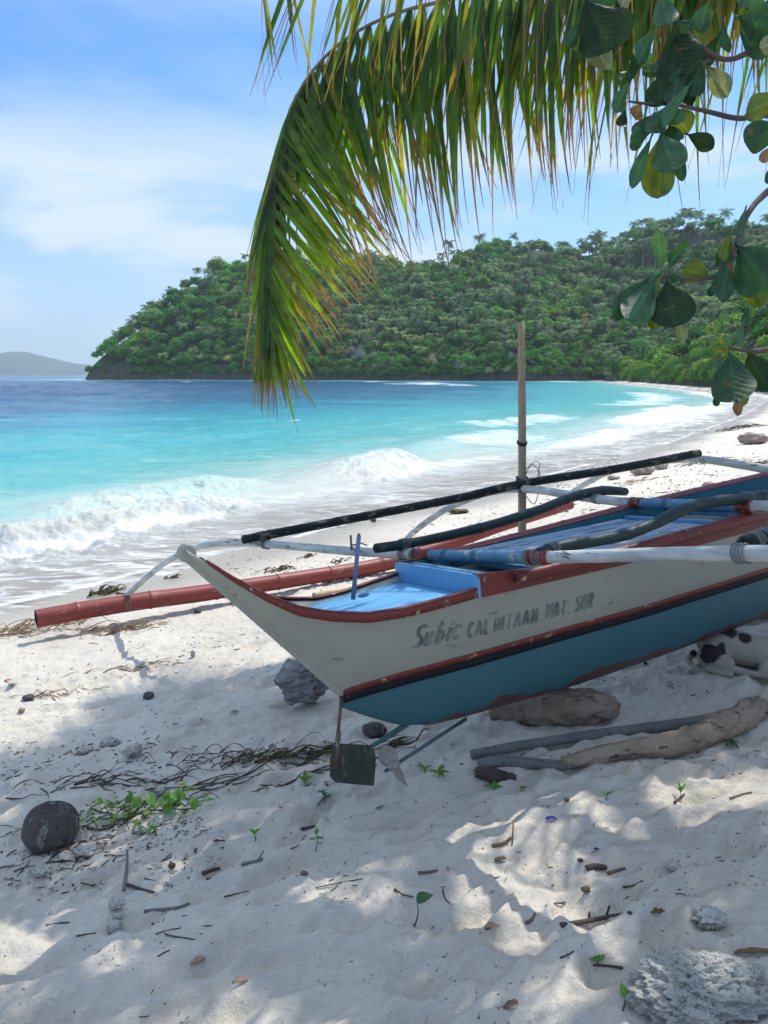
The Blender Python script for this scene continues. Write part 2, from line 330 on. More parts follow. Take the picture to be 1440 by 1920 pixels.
lace = .47*(1-sstep(2.6, 4.6, sv+(vn(u/3, sv, 8)-.5)*2.0))*(.82+.36*vn(u/3.1, sv/1.1, 77))
edge = .75*np.exp(-((sv-.05)/.12)**2)
for (px, py, rx, ry) in ((800, 719, 60, 2.2), (860, 722, 40, 1.5), (740, 720, 30, 1.3), (700, 716, 40, 1), (560, 716, 12, 1), (1060, 716, 40, .7), (553, 790, 12, 3), (360, 716, 20, .6)):
    P = hit(px, py, (0, 0, WZ), np.array([0, 0, 1.])); D = P[1]; k = np.exp(-((V[:, 0]-P[0])/(rx/F*D*.8))**2-((V[:, 1]-P[1])/(ry*D*D/(2.4*F)))**2); fo = np.maximum(fo, 1.0*k*(.35+.9*fbm(V[:, 0]/3.5, V[:, 1]/5, 91, 3)))
headfoam = .8*np.exp(-(sv/2.2)**2)*(V[:, 1] > 250)*fbm(V[:, 0]/3, V[:, 1]/3, 99, 2)
fo = np.maximum.reduce([fo, lace, edge, headfoam]); 
depth = sv+(fbm(V[:, 0]/14, V[:, 1]/9, 81, 3)-.5)*np.clip(sv*.7, 0, 34)
mw, t = new_mat('sea_water'); n = t.nodes.new; l = t.links.new
o = n('ShaderNodeOutputMaterial'); b = n('ShaderNodeBsdfPrincipled')
a1 = n('ShaderNodeAttribute'); a1.attribute_name = 'depth'; a2 = n('ShaderNodeAttribute'); a2.attribute_name = 'foam'
dm = n('ShaderNodeMapRange'); dm.inputs['From Max'].default_value = 120; jn = n('ShaderNodeTexNoise'); jn.inputs['Scale'].default_value = .55; jn.inputs['Detail'].default_value = 9; jn.inputs['Roughness'].default_value = .72; jv = n('ShaderNodeMapping'); jv.inputs['Rotation'].default_value = (0, 0, R(-20)); jv.inputs['Scale'].default_value = (.7, 1.6, 1); jt = n('ShaderNodeTexCoord'); l(jt.outputs['Object'], jv.inputs[0]); l(jv.outputs[0], jn.inputs['Vector']); jm = n('ShaderNodeMapRange'); jm.inputs['From Min'].default_value = .3; jm.inputs['From Max'].default_value = .7; jm.inputs['To Min'].default_value = .62; jm.inputs['To Max'].default_value = 1.42; l(jn.outputs[0], jm.inputs[0]); jx = n('ShaderNodeMath'); jx.operation = 'MULTIPLY'; l(a1.outputs['Fac'], jx.inputs[0]); l(jm.outputs[0], jx.inputs[1]); l(jx.outputs[0], dm.inputs[0])
rp = n('ShaderNodeValToRGB'); l(dm.outputs[0], rp.inputs[0]); cr = rp.color_ramp
stops = [(0, (.60, .56, .49)), (.02, (.56, .56, .49)), (.038, (.36, .56, .50)), (.07, (.13, .47, .45)), (.14, (.05, .40, .43)), (.24, (.02, .26, .36)), (.36, (.012, .125, .23)), (.6, (.008, .07, .165)), (1, (.007, .055, .14))]
cr.elements[0].position = 0; cr.elements[0].color = rgba(stops[0][1]); cr.elements[1].position = 1; cr.elements[1].color = rgba(stops[-1][1])
for p, c in stops[1:-1]: e = cr.elements.new(p); e.color = rgba(c)
tc = n('ShaderNodeTexCoord'); mp = n('ShaderNodeMapping'); mp.inputs['Rotation'].default_value = (0, 0, R(-53)); mp.inputs['Scale'].default_value = (.55, 1.5, 1); l(tc.outputs['Object'], mp.inputs[0])
fz = n('ShaderNodeTexNoise'); fz.inputs['Scale'].default_value = 3.2; fz.inputs['Detail'].default_value = 9; fz.inputs['Roughness'].default_value = .68; fz.inputs['Distortion'].default_value = .5; l(mp.outputs[0], fz.inputs['Vector'])
fv = n('ShaderNodeTexNoise'); fv.inputs['Scale'].default_value = 1.5; fv.inputs['Detail'].default_value = 7; fv.inputs['Roughness'].default_value = .62; fv.inputs['Distortion'].default_value = .9; l(mp.outputs[0], fv.inputs['Vector'])
# lacy foam: thin lines where the noise crosses its middle value
ab1 = n('ShaderNodeMath'); ab1.operation = 'SUBTRACT'; ab1.inputs[1].default_value = .5; l(fv.outputs[0], ab1.inputs[0])
ab2 = n('ShaderNodeMath'); ab2.operation = 'ABSOLUTE'; l(ab1.outputs[0], ab2.inputs[0])
ab3 = n('ShaderNodeMapRange'); ab3.inputs['From Max'].default_value = .12; ab3.inputs['To Min'].default_value = .30; ab3.inputs['To Max'].default_value = -.08; l(ab2.outputs[0], ab3.inputs[0])
fs = n('ShaderNodeMath'); fs.operation = 'ADD'; l(fz.outputs[0], fs.inputs[0]); l(ab3.outputs[0], fs.inputs[1])
ft = n('ShaderNodeMath'); ft.operation = 'ADD'; l(fs.outputs[0], ft.inputs[0]); l(a2.outputs['Fac'], ft.inputs[1])
fm = n('ShaderNodeMapRange'); fm.inputs['From Min'].default_value = .93; fm.inputs['From Max'].default_value = 1.45; l(ft.outputs[0], fm.inputs[0])
mx = n('ShaderNodeMix'); mx.data_type = 'RGBA'; mx.inputs[7].default_value = (.64, .66, .66, 1); l(fm.outputs[0], mx.inputs[0]); l(rp.outputs[0], mx.inputs[6]); l(mx.outputs[2], b.inputs['Base Color'])
ro = n('ShaderNodeMapRange'); ro.inputs['To Min'].default_value = .16; ro.inputs['To Max'].default_value = .8; l(fm.outputs[0], ro.inputs[0]); l(ro.outputs[0], b.inputs['Roughness'])
b.inputs['IOR'].default_value = 1.33; b.inputs['Specular IOR Level'].default_value = .32
bz = n('ShaderNodeTexNoise'); bz.inputs['Scale'].default_value = 2.2; bz.inputs['Detail'].default_value = 8; bz.inputs['Roughness'].default_value = .62; l(mp.outputs[0], bz.inputs['Vector'])
bb = n('ShaderNodeBump'); bb.inputs['Strength'].default_value = .9; bb.inputs['Distance'].default_value = .30; l(bz.outputs[0], bb.inputs['Height']); sh_ = n('ShaderNodeMapRange'); sh_.inputs['From Min'].default_value = .5; sh_.inputs['From Max'].default_value = 7; sh_.inputs['To Min'].default_value = .12; sh_.inputs['To Max'].default_value = .9; l(a1.outputs['Fac'], sh_.inputs[0]); l(sh_.outputs[0], bb.inputs['Strength'])
bb2 = n('ShaderNodeBump'); bb2.inputs['Strength'].default_value = .35; bb2.inputs['Distance'].default_value = .03; l(fm.outputs[0], bb2.inputs['Height']); l(bb.outputs[0], bb2.inputs['Normal']); l(bb2.outputs[0], b.inputs['Normal'])
# clear thin water over the sand at the very edge
tr = n('ShaderNodeBsdfTransparent'); ms2 = n('ShaderNodeMixShader'); th = n('ShaderNodeMapRange'); th.inputs['From Min'].default_value = 0; th.inputs['From Max'].default_value = 2.6; th.inputs['To Min'].default_value = .12; th.inputs['To Max'].default_value = 1
l(a1.outputs['Fac'], th.inputs[0]); mxx = n('ShaderNodeMath'); mxx.operation = 'MAXIMUM'; l(th.outputs[0], mxx.inputs[0]); l(fm.outputs[0], mxx.inputs[1])
l(mxx.outputs[0], ms2.inputs[0]); l(tr.outputs[0], ms2.inputs[1]); l(b.outputs[0], ms2.inputs[2]); l(ms2.outputs[0], o.inputs[0])
keep = (sv > -2.0); fk = keep[Fq].any(1); Fq = Fq[fk]
sea_o = bpy.data.objects.new('sea', npmesh('sea', V, Fq, mw, True, extra={'foam': fo, 'depth': depth})); COL.objects.link(sea_o); tag(sea_o, kind='structure')

# ================================================================ HILLS
TH = np.array([165, 200, 260, 330, 400, 460, 560, 700, 790, 860, 940, 1040, 1080, 1140, 1200, 1290, 1350, 1440, 1600, 2200, 3600])
RB = np.array([386, 388, 392, 388, 380, 372, 355, 330, 318, 308, 304, 312, 318, 300, 205, 112, 80, 52, 36, 26, 22.])
RR = np.array([398, 420, 445, 460, 470, 475, 475, 470, 455, 455, 465, 470, 475, 490, 480, 430, 400, 380, 360, 340, 300.])
YS = np.array([642, 594, 552, 512, 486, 472, 472, 480, 508, 492, 466, 478, 492, 480, 464, 456, 450, 446, 450, 470, 520.])
HR = (703-YS)/F*RR*.985+1.6
QQ = np.maximum(RR-RB, 1)*1.0; QQ[TH > 1120] = [170, 140, 110, 100, 95, 90, 90, 90]
def hill_t(x, y):
    px = 720+F*x/np.maximum(y, .1); px = np.clip(np.where(y < 1, 3600, px), 100, 3600); r = np.hypot(x, y)
    q = -shore_s(x, y); lo = np.interp(px, [900, 1160], [1.0, 1])*1.0; lo = np.where(px > 1150, np.interp(r, [35, 60, 300], [11, 3.5, 3.0]), 1.0); Q = np.interp(px, TH, QQ)
    return px, r, q-lo, np.clip((q-lo)/Q, 0, 1)
def hillz(x, y):
    px, r, q, t = hill_t(x, y); rr = np.interp(px, TH, RR); hr = np.interp(px, TH, HR)
    edge = sstep(150, 172, px); w_ = np.clip((1150-px)/60, 0, 1)
    cliff = w_*np.minimum(2.2+3*vn(px/30, r*0, 8), hr)*sstep(0, 4, q)
    prof = t**1.05
    z = cliff+(hr-cliff)*prof*(.93+.14*fbm(x/60, y/60, 12, 3))*(1-.25*np.sin(t*math.pi)*(vn(x/45, y/45, 14)-.2))
    z = z*(1-.8*sstep(0, 260, r-rr))+sstep(0, 3, q)*(1-w_)*.9
    return np.where((q < 0) | (y < 14), -2.5, z*edge-2.5*(1-edge))
pa = np.r_[np.arange(130, 1500, 3.5), np.geomspace(1505, 3600, 60)]; angs = np.arctan((pa-720)/F)
rads = np.r_[np.geomspace(22, 280, 150), np.arange(284, 400, 2.2), np.arange(404, 500, 4), np.geomspace(510, 800, 20)]
V, Fq, X, Y = polar(rads, angs, hillz)
keep = V[:, 2] > -2.4; Fq = Fq[keep[Fq].any(1)]
mh, t = new_mat('hill_ground'); n = t.nodes.new; l = t.links.new
o = n('ShaderNodeOutputMaterial'); b = n('ShaderNodeBsdfPrincipled'); b.inputs['Roughness'].default_value = 1; l(b.outputs[0], o.inputs[0])
tc = n('ShaderNodeTexCoord'); g1 = n('ShaderNodeNewGeometry'); sp = n('ShaderNodeSeparateXYZ'); l(g1.outputs['True Normal'], sp.inputs[0])
z1 = n('ShaderNodeTexNoise'); z1.inputs['Scale'].default_value = .35; z1.inputs['Detail'].default_value = 8; l(tc.outputs['Object'], z1.inputs['Vector'])
rk = n('ShaderNodeMix'); rk.data_type = 'RGBA'; rk.inputs[6].default_value = (.035, .03, .025, 1); rk.inputs[7].default_value = (.15, .13, .11, 1); l(z1.outputs[0], rk.inputs[0])
gr = n('ShaderNodeMix'); gr.data_type = 'RGBA'; gr.inputs[6].default_value = (.02, .035, .012, 1); gr.inputs[7].default_value = (.05, .07, .025, 1); l(z1.outputs[0], gr.inputs[0])
sm = n('ShaderNodeMapRange'); sm.inputs['From Min'].default_value = .45; sm.inputs['From Max'].default_value = .75; l(sp.outputs[2], sm.inputs[0])
mxx = n('ShaderNodeMix'); mxx.data_type = 'RGBA'; l(sm.outputs[0], mxx.inputs[0]); l(rk.outputs[2], mxx.inputs[6]); l(gr.outputs[2], mxx.inputs[7]); l(mxx.outputs[2], b.inputs['Base Color'])
bp = n('ShaderNodeBump'); bp.inputs['Distance'].default_value = 2; l(z1.outputs[0], bp.inputs['Height']); l(bp.outputs[0], b.inputs['Normal'])
hill = bpy.data.objects.new('hill', npmesh('hill', V, Fq, mh, True)); COL.objects.link(hill); tag(hill, kind='structure')

# far island across the bay
Vs = []; Fs = []; xs = np.linspace(-3600, -1050, 90); 
for k, (yy, f_) in enumerate(((5000, 0), (5050, .35), (5150, .8), (5300, 1), (5500, .8), (5800, 0))):
    for x in xs:
        pxx = 720+F*x/5300; hh = np.interp(pxx, [-300, -150, -60, 0, 30, 65, 100, 150, 175, 215, 300], [10, 26, 38, 40, 43, 42, 34, 22, 20, 12, 3])/F*5300*(.93+.14*fbm(x/120, yy/200, 5, 3))
        Vs.append((x, yy+30*math.sin(x/90), WZ-2+f_*hh))
nx = len(xs); Fs = [(k*nx+i, k*nx+i+1, (k+1)*nx+i+1, (k+1)*nx+i) for k in range(5) for i in range(nx-1)]
isl = bpy.data.objects.new('far_island', npmesh('far_island', Vs, Fs, paint('far_island_green', (.05, .075, .04), (.03, .045, .03), scale=.02, rough=1, bump=0), True)); COL.objects.link(isl); tag(isl, kind='structure')

# ================================================================ TREES ON THE HILL
def leafq(C_, sz, nrm, rg, asp=1.0):
    """one quad per centre, roughly facing nrm"""
    k = len(C_); a = rg.normal(size=(k, 3)); a -= (a*nrm).sum(1)[:, None]*nrm; a /= np.linalg.norm(a, axis=1)[:, None]+1e-9; b_ = np.cross(nrm, a)
    s_ = sz[:, None]; 
    return np.stack([C_-a*s_*asp, C_-b_*s_*.55, C_+a*s_*asp, C_+b_*s_*.55], 1)
def crown(rg, w_, h_, nl, leaf, lobes=9, base=.35):
    """crown of leaf clumps: lobes spread over a dome, clumps on their surfaces; unit: metres, z from 0 at the foot"""
    Q = []; T = []
    for i in range(lobes):
        a = rg.uniform(0, 6.28); rr = w_*.5*math.sqrt(rg.uniform(0, 1))*.72; zz = h_*(base+(1-base)*(.30+.55*rg.uniform(0, 1))*(1-.55*(rr/(w_*.5))**2))
        lr = w_*rg.uniform(.12, .30); k = nl//lobes
        d = rg.normal(size=(k, 3)); d[:, 2] += .35; d /= np.linalg.norm(d, axis=1)[:, None]
        Cn = np.array([rr*math.cos(a), rr*math.sin(a), zz])+d*lr*np.array([1, 1, .62])*rg.uniform(.35, 1.4, (k, 1))
        nr = d+rg.normal(size=(k, 3))*.9; nr[:, 2] += .35; nr /= np.linalg.norm(nr, axis=1)[:, None]
        Q.append(leafq(Cn, leaf*rg.uniform(.6, 1.35, k), nr, rg)); tv = rg.uniform(.75, 1.25)
        T.append(np.repeat((tv*rg.uniform(.75, 1.3, k))[:, None]*np.array([1, 1, 1])*np.array([rg.uniform(.75, 1.08), 1, rg.uniform(.6, 1.1)]), 4, 0))
    return np.concatenate(Q), np.concatenate(T)
def palmq(rg, h_, fr_n=19, fl=4.0, wind=.35):
    Q = []; T = []
    for i in range(fr_n):
        a = i*2.4+rg.uniform(-.3, .3); el = rg.uniform(-.35, 1.15); L_ = fl*rg.uniform(.85, 1.1); pts = []; p = np.array([0, 0, h_]); el0 = el
        dr = np.array([math.cos(a), math.sin(a), 0])
        for s_ in range(7):
            pts.append(p.copy()); dd = dr*math.cos(el0)+np.array([0, 0, math.sin(el0)]); dd = dd+np.array([-wind, 0, 0])*.35*s_/6; p = p+dd*L_/6; el0 -= .30
        pts = np.array(pts); tv = rg.uniform(.7, 1.35)
        for s_ in range(1, 19):
            t_ = s_/19*6; i0 = min(int(t_), 5); c = pts[i0]*(1-(t_-i0))+pts[i0+1]*(t_-i0); tg = pts[min(i0+1, 6)]-pts[i0]; tg /= np.linalg.norm(tg)+1e-9
            sd = np.cross(tg, (0, 0, 1)); sd /= np.linalg.norm(sd)+1e-9; ll = fl*.27*math.sin(math.pi*(.15+.8*s_/19))
            for sg in (-1, 1):
                tip = c+sd*sg*ll*.8+tg*ll*.45+np.array([0, 0, -ll*(.35+rg.uniform(0, .45))]); wv = tg*fl*.022
                Q.append([c-wv, c+wv, tip+wv*.4, tip-wv*.4]); T += [np.full(3, tv*(1.2 if el < .1 else .9))]*4
    return np.array(Q), np.array(T)
def mk_fol(name, col, rough=.55, tr=.25):
    m, t = new_mat(name); n = t.nodes.new; l = t.links.new; o = n('ShaderNodeOutputMaterial'); b = n('ShaderNodeBsdfPrincipled'); b.inputs['Roughness'].default_value = rough; b.inputs['Specular IOR Level'].default_value = .08
    a = n('ShaderNodeAttribute'); a.attribute_name = 'tint'; oi = n('ShaderNodeObjectInfo')
    x = n('ShaderNodeMix'); x.data_type = 'RGBA'; x.blend_type = 'MULTIPLY'; x.inputs[0].default_value = 1; x.inputs[6].default_value = rgba(col); l(a.outputs['Color'], x.inputs[7])
    rp_ = n('ShaderNodeValToRGB'); e = rp_.color_ramp; e.interpolation = 'LINEAR'; e.elements[0].color = (.62, .8, .8, 1); e.elements[1].color = (1.2, 1.15, .85, 1); q = e.elements.new(.5); q.color = (1, 1, 1, 1); l(oi.outputs['Random'], rp_.inputs[0])
    y = n('ShaderNodeMix'); y.data_type = 'RGBA'; y.blend_type = 'MULTIPLY'; y.inputs[0].default_value = 1; l(x.outputs[2], y.inputs[6]); l(rp_.outputs[0], y.inputs[7]); l(y.outputs[2], b.inputs['Base Color'])
    tr_ = n('ShaderNodeBsdfTranslucent'); l(y.outputs[2], tr_.inputs[0]); ms = n('ShaderNodeMixShader'); ms.inputs[0].default_value = tr; l(b.outputs[0], ms.inputs[1]); l(tr_.outputs[0], ms.inputs[2]); l(ms.outputs[0], o.inputs[0]); return m
M_leaf = mk_fol('broadleaf_foliage', (.100, .230, .055)); M_palm = mk_fol('palm_foliage', (.175, .255, .14), .8, .2); M_dry = mk_fol('bare_twigs', (.42, .39, .34), .8, .05); M_lime = mk_fol('pale_foliage', (.21, .32, .07))
M_bark = paint('bark', (.16, .13, .10), (.07, .055, .045), scale=3, rough=.9, bump=.4, bscale=8, stretch=(1, 1, .3))
M_palmbark = paint('palm_bark', (.30, .27, .23), (.17, .15, .13), scale=4, rough=.9, stretch=(1, 1, 6))
rg = np.random.default_rng(5)
def qmesh(name, Q, T, mat):
    V_ = Q.reshape(-1, 3); return npmesh(name, V_, np.arange(len(V_)).reshape(-1, 4), mat, False, tint=T)
def trunk_me(name, h_, r0, lean=0, mat=None, limbs=0):
    m = MB(); tube(m, [(0, 0, -.6), (lean*.25*h_, 0, h_*.35), (lean*.6*h_, 0, h_*.7), (lean*h_, 0, h_)], [r0*1.3, r0, r0*.8, r0*.6], seg=7, n=9)
    for i in range(limbs):
        a = i*2.3; tube(m, [(lean*h_*.5, 0, h_*.55), (math.cos(a)*h_*.2, math.sin(a)*h_*.2, h_*.8), (math.cos(a)*h_*.36, math.sin(a)*h_*.36, h_*1.0)], [r0*.6, r0*.35, r0*.15], seg=5, n=6)
    return m.mesh(name, mat or M_bark)
proto = {}
for k in range(4):
    Q, T = crown(rg, 8.5, 8.0, 1500, .52, 11, .3); proto['b%d' % k] = (qmesh('crown', Q, T, M_leaf), trunk_me('trunk', 5.0, .22, 0, None, 4))
for k in range(2):
    Q, T = crown(rg, 8.5, 7.5, 1500, .48, 10, .45); proto['l%d' % k] = (qmesh('crown', Q, T, M_lime), trunk_me('trunk', 5.0, .22, 0, None, 4))
for k in range(4):
    Q, T = palmq(rg, 9.0); proto['p%d' % k] = (qmesh('crown', Q, T, M_palm), trunk_me('trunk', 9.0, .17, 0, M_palmbark))
for k in range(2):
    Q, T = crown(rg, 8.0, 7.5, 1100, .26, 12, .35); proto['d%d' % k] = (qmesh('crown', Q, T, M_dry), trunk_me('trunk', 5.5, .2, 0, M_palmbark, 6))
for k in range(3):
    Q, T = crown(rg, 7.0, 5.0, 5200, .19, 13, .05); proto['s%d' % k] = (qmesh('foliage', Q, T, M_leaf if k else M_lime), trunk_me('stem', 2.5, .12, 0, None, 4))
KIND = dict(b=('broadleaf_tree', 'tree', 'crown', 'trunk', 'dark green broadleaf tree', 'broadleaf trees on the hillside'),
            l=('broadleaf_tree', 'tree', 'crown', 'trunk', 'paler yellow-green spreading tree', 'pale green trees on the hillside'),
            p=('coconut_palm', 'palm tree', 'crown', 'trunk', 'distant coconut palm', 'coconut palms on the hillside'),
            d=('bare_tree', 'tree', 'crown', 'trunk', 'greyish thinly leaved tree', 'grey thin trees on the slope'),
            s=('shrub', 'shrub', 'foliage', 'stem', 'leafy green shrub', 'shrubs behind the far beach'))
def where_(x, y, z):
    p = 720+F*x/y
    a = 'on the headland end' if p < 400 else 'behind the hanging frond' if p < 680 else 'between the frond and the bamboo pole' if p < 960 else 'just right of the bamboo pole' if p < 1180 else 'behind the hanging leaves'
    el = (z-CAMZ)/y*F
    return ('low down ' if el < 45 else 'high up ' if el > 165 else 'midway up ')+a
def plant(key, x, y, z, sc, rz, label=None, group=None, tilt=0):
    nm, cat, cn, tn, lb, gp = KIND[key[0]]; e = empty(nm, (x, y, z), label or lb+' '+where_(x, y, z), cat, group if label else gp+' '+where_(x, y, z).split(' on ')[0]); e.scale = (sc, sc, sc*rg.uniform(.85, 1.15)); e.rotation_euler = (0, tilt, rz)
    for nm2, me in ((cn, proto[key][0]), (tn, proto[key][1])):
        o_ = bpy.data.objects.new(nm2, me); COL.objects.link(o_); o_.parent = e
    return e
# candidate sites
sites = []
gx, gy = np.meshgrid(np.arange(-170, 560, 5.0), np.arange(20, 520, 5.0)); gx = gx+rg.uniform(-2.2, 2.2, gx.shape); gy = gy+rg.uniform(-2.2, 2.2, gy.shape)
gx = gx.ravel(); gy = gy.ravel(); hz_ = hillz(gx, gy); pxx, r_, q_, t__ = hill_t(gx, gy)
m = (hz_ > .6) & (r_ < np.interp(np.clip(pxx, 100, 3600), TH, RR)+14) & (pxx > 150) & (pxx < 1640)
gx, gy, hz_, pxx, r_, t__, q_ = gx[m], gy[m], hz_[m], pxx[m], r_[m], t__[m], q_[m]
for x, y, z, p, r, t_, q0 in zip(gx, gy, hz_, pxx, r_, t__, q_):
    pz = float(vn(x/38, y/38, 33)); u_ = rg.uniform()
    palmy = (.16 if p < 560 else .5)*(1 if t_ > .12 else .25)
    if p > 1080: palmy = .5
    if (p > 1150 and (r < 90 or q0 < 7)): k = 's%d' % rg.integers(3) if r < 75 or u_ < .55 else 'l%d' % rg.integers(2)
    elif u_ < palmy*(.5+pz): k = 'p%d' % rg.integers(4)
    elif u_ > .975 or (620 < p < 720 and t_ < .12 and u_ > .5): k = 'd%d' % rg.integers(2)
    elif vn(x/25, y/25, 35) > .72 : k = 'l%d' % rg.integers(2)
    else: k = 'b%d' % rg.integers(4)
    sc = (rg.uniform(.45, .95)+(.35 if rg.uniform() < .12 else 0))*(.8 if t_ < .1 else 1)*(1.15 if k[0] in 'p' else 1)
    if p < 230: sc *= .75
    if p > 1150 and r < 130: sc *= .95
    sites.append((1/r*sc*(1.2 if k[0] == 'p' else 1), k, x, y, z-.3, sc))
for px_ in np.arange(176, 1500, 6.5):        # low trees crowding the foot of the headland
    for rep in range(2):
        p = px_+rg.uniform(-3, 3); a = math.atan((p-720)/F); r0 = next((r for r in np.arange(270 if p < 1150 else 40, 400, .8 if p < 1150 else 1.2) if float(hill_t(np.array(r*math.sin(a)), np.array(r*math.cos(a)))[2]) > 1.2), None)
        if r0: r0 += rep*2.5; x, y = r0*math.sin(a), r0*math.cos(a); sites.append((1/r0*.3, ('b%d' % rg.integers(4) if rg.uniform() < .85 else 'd0') if p < 1150 else 's%d' % rg.integers(3), x, y, float(hillz(np.array(x), np.array(y)))-1.2+rep, rg.uniform(.35, .62)))
sites.sort(key=lambda q: -q[0]); NI = {}
rest = []
for s_ in sites:
    k0 = s_[1][0]; NI[k0] = NI.get(k0, 0)+1
    if NI[k0] <= dict(b=130, l=80, p=170, d=20, s=150)[k0]: plant(s_[1], s_[2], s_[3], s_[4], s_[5], rg.uniform(0, 6.28))
    else: rest.append(s_)
groups = {}
bank = {}
for key in proto:
    me = proto[key][0]; nv = len(me.vertices); a = np.empty(nv*3, np.float32); me.vertices.foreach_get('co', a); c = np.empty(nv*4, np.float32); me.color_attributes['tint'].data.foreach_get('color', c)
    a = a.reshape(-1, 4, 3); c = c.reshape(-1, 4, 4)[:, :, :3]; idx = rg.permutation(len(a))[:int(len(a)*(.42 if key[0] in 'bl' else 1.0))]; bank[key] = (a[idx], c[idx])
for nm, ks, mat, lb in (('forest', 'bls', M_leaf, 'dense green wood covering the far hillside'), ('palm_grove', 'p', M_palm, 'mass of far coconut palms along the ridge and slope'), ('bare_scrub', 'd', M_dry, 'scattered grey scrub on the far slope')):
    VV = []; TT = []
    for s_ in rest:
        if s_[1][0] not in ks: continue
        a, c = bank[s_[1]]; th = rg.uniform(0, 6.28); cs, sn = math.cos(th), math.sin(th); sc = s_[5]*(1.12 if s_[1][0] in 'bl' else 1)
        P = a*sc; P = np.stack([P[..., 0]*cs-P[..., 1]*sn+s_[2], P[..., 0]*sn+P[..., 1]*cs+s_[3], P[..., 2]+s_[4]], -1)
        tv = rg.uniform(.65, 1.35)*np.array([rg.uniform(.75, 1.12), 1, rg.uniform(.7, 1.15)])*(np.array([1.6, 1.4, 1.1]) if s_[1][0] == 'l' else 1)
        VV.append(P.reshape(-1, 3)); TT.append((c*tv).reshape(-1, 3))
    if VV:
        V = np.concatenate(VV); o_ = bpy.data.objects.new(nm, npmesh(nm, V, np.arange(len(V)).reshape(-1, 4), mat, False, tint=np.concatenate(TT))); COL.objects.link(o_)
        tag(o_, lb, 'woodland' if nm != 'bare_scrub' else 'scrub', kind='stuff')
def site(px, r): 
    a = math.atan((px-720)/F); x, y = r*math.sin(a), r*math.cos(a); return x, y, float(hillz(x, y))
x, y, z = site(1102, 470); plant('p1', x, y, z+2, 1.35, .5, 'lone coconut palm standing clear on the skyline dip of the hill')
x, y, z = site(836, 452); plant('p2', x, y, z+4, 1.2, .9, 'coconut palm poking above the ridge just right of the hanging frond')
x, y, z = site(1432, 375); plant('p0', x, y, z+4, 1.35, 2.2, 'tall coconut palm on the highest skyline at the right edge')
x, y, z = site(1355, 395); plant('p3', x, y, z+2.5, 1.2, 1.2, 'coconut palm on the right skyline left of the hanging leaves')
x, y, z = site(1166, 300); plant('p2', x-1.5, y-2, .8, 1.1, 0, 'leaning coconut palm at the far end of the beach', tilt=-.5)
print('SITES', len(sites), NI, 'rest', len(rest))
# ---------------------------------------------------------------- haze over the bay
hb = MB(); box(hb, (-5200, -60, -12), (2600, 6100, 330)); mz, t = new_mat('haze'); n = t.nodes.new
o = n('ShaderNodeOutputMaterial'); pv = n('ShaderNodeVolumePrincipled'); pv.inputs['Color'].default_value = (.72, .88, 1, 1); pv.inputs['Density'].default_value = .00016; pv.inputs['Anisotropy'].default_value = .2; t.links.new(pv.outputs[0], o.inputs['Volume'])
hz_o = hb.build('haze', mz, smooth=False); tag(hz_o, kind='stuff')
# ================================================================ OUTRIGGER BOAT (boat frame: x towards the bow, y to the sea side, z up)
BO = Cc+ray(745, 1358)/np.linalg.norm(ray(745, 1358))*3.5
yaw, pit, heel = R(55), R(1.5), R(6)
hx = np.array([math.sin(yaw)*math.cos(pit), math.cos(yaw)*math.cos(pit), math.sin(pit)]); pp = np.array([-math.cos(yaw), math.sin(yaw), 0]); uu = np.cross(hx, pp)
AX = np.array([hx, pp*math.cos(heel)-uu*math.sin(heel), uu*math.cos(heel)+pp*math.sin(heel)])
def W2B(P): return AX@(np.asarray(P)-BO)
def B2W(b_): return BO+AX.T@np.asarray(b_, float)
def on(px, py, ax, c): nn = AX[ax]; return W2B(hit(px, py, BO+nn*c, nn))
boat = empty('outrigger_boat', tuple(BO), 'beached outrigger boat, beige and teal hull with red rails, propped on a driftwood log', 'boat')
boat.matrix_world = Matrix([[*AX[:, 0], BO[0]], [*AX[:, 1], BO[1]], [*AX[:, 2], BO[2]], [0, 0, 0, 1]])
def bp_(mb, name, mat, parent=boat, smooth=True, bev=0):
    o_ = mb.build(name, mat, parent, smooth)
    if bev: bevel(o_, bev)
    return o_
M_beige = paint('beige_hull_paint', (.33, .335, .28), (.26, .27, .235), scale=2.2, amt=.5, rough=.5, chip=(.17, .175, .16), chipamt=.625, chipscale=9, bump=.10, bscale=9, spec=.3, stretch=(.6, 1, 1.6))
M_red = paint('red_oxide_paint', (.165, .026, .022), (.10, .020, .018), scale=8, rough=.5, chip=(.42, .34, .18), chipamt=.615, chipscale=16, bump=.12, bscale=30)
M_redb = paint('red_bamboo_paint', (.25, .045, .036), (.15, .028, .025), scale=5, rough=.5, chip=(.30, .22, .17), chipamt=.62, chipscale=12, bump=.2, bscale=20, stretch=(.5, 2, 2))
M_black = paint('black_stripe_paint', (.006, .007, .012), (.012, .012, .016), scale=9, rough=.6, spec=.2, chip=(.20, .18, .14), chipamt=.66, chipscale=26, bump=.05)
M_white = paint('white_worn_paint', (.52, .55, .54), (.24, .28, .30), scale=8, amt=.75, rough=.7, chip=(.10, .11, .11), chipamt=.585, chipscale=15, bump=.25, bscale=40, stretch=(1.6, .35, 1.6))
M_blue = paint('blue_worn_paint', (.085, .22, .34), (.05, .13, .22), scale=6, amt=.7, rough=.65, chip=(.26, .30, .30), chipamt=.585, chipscale=18, bump=.15, bscale=30)
M_bluel = paint('light_blue_paint', (.13, .36, .60), (.08, .26, .48), scale=4, rough=.45, chip=(.05, .10, .15), chipamt=.70, chipscale=16, bump=.08, stretch=(1, .4, 1))
M_blued = paint('dark_blue_paint', (.03, .12, .20), (.02, .08, .14), scale=4, rough=.55, bump=.1)
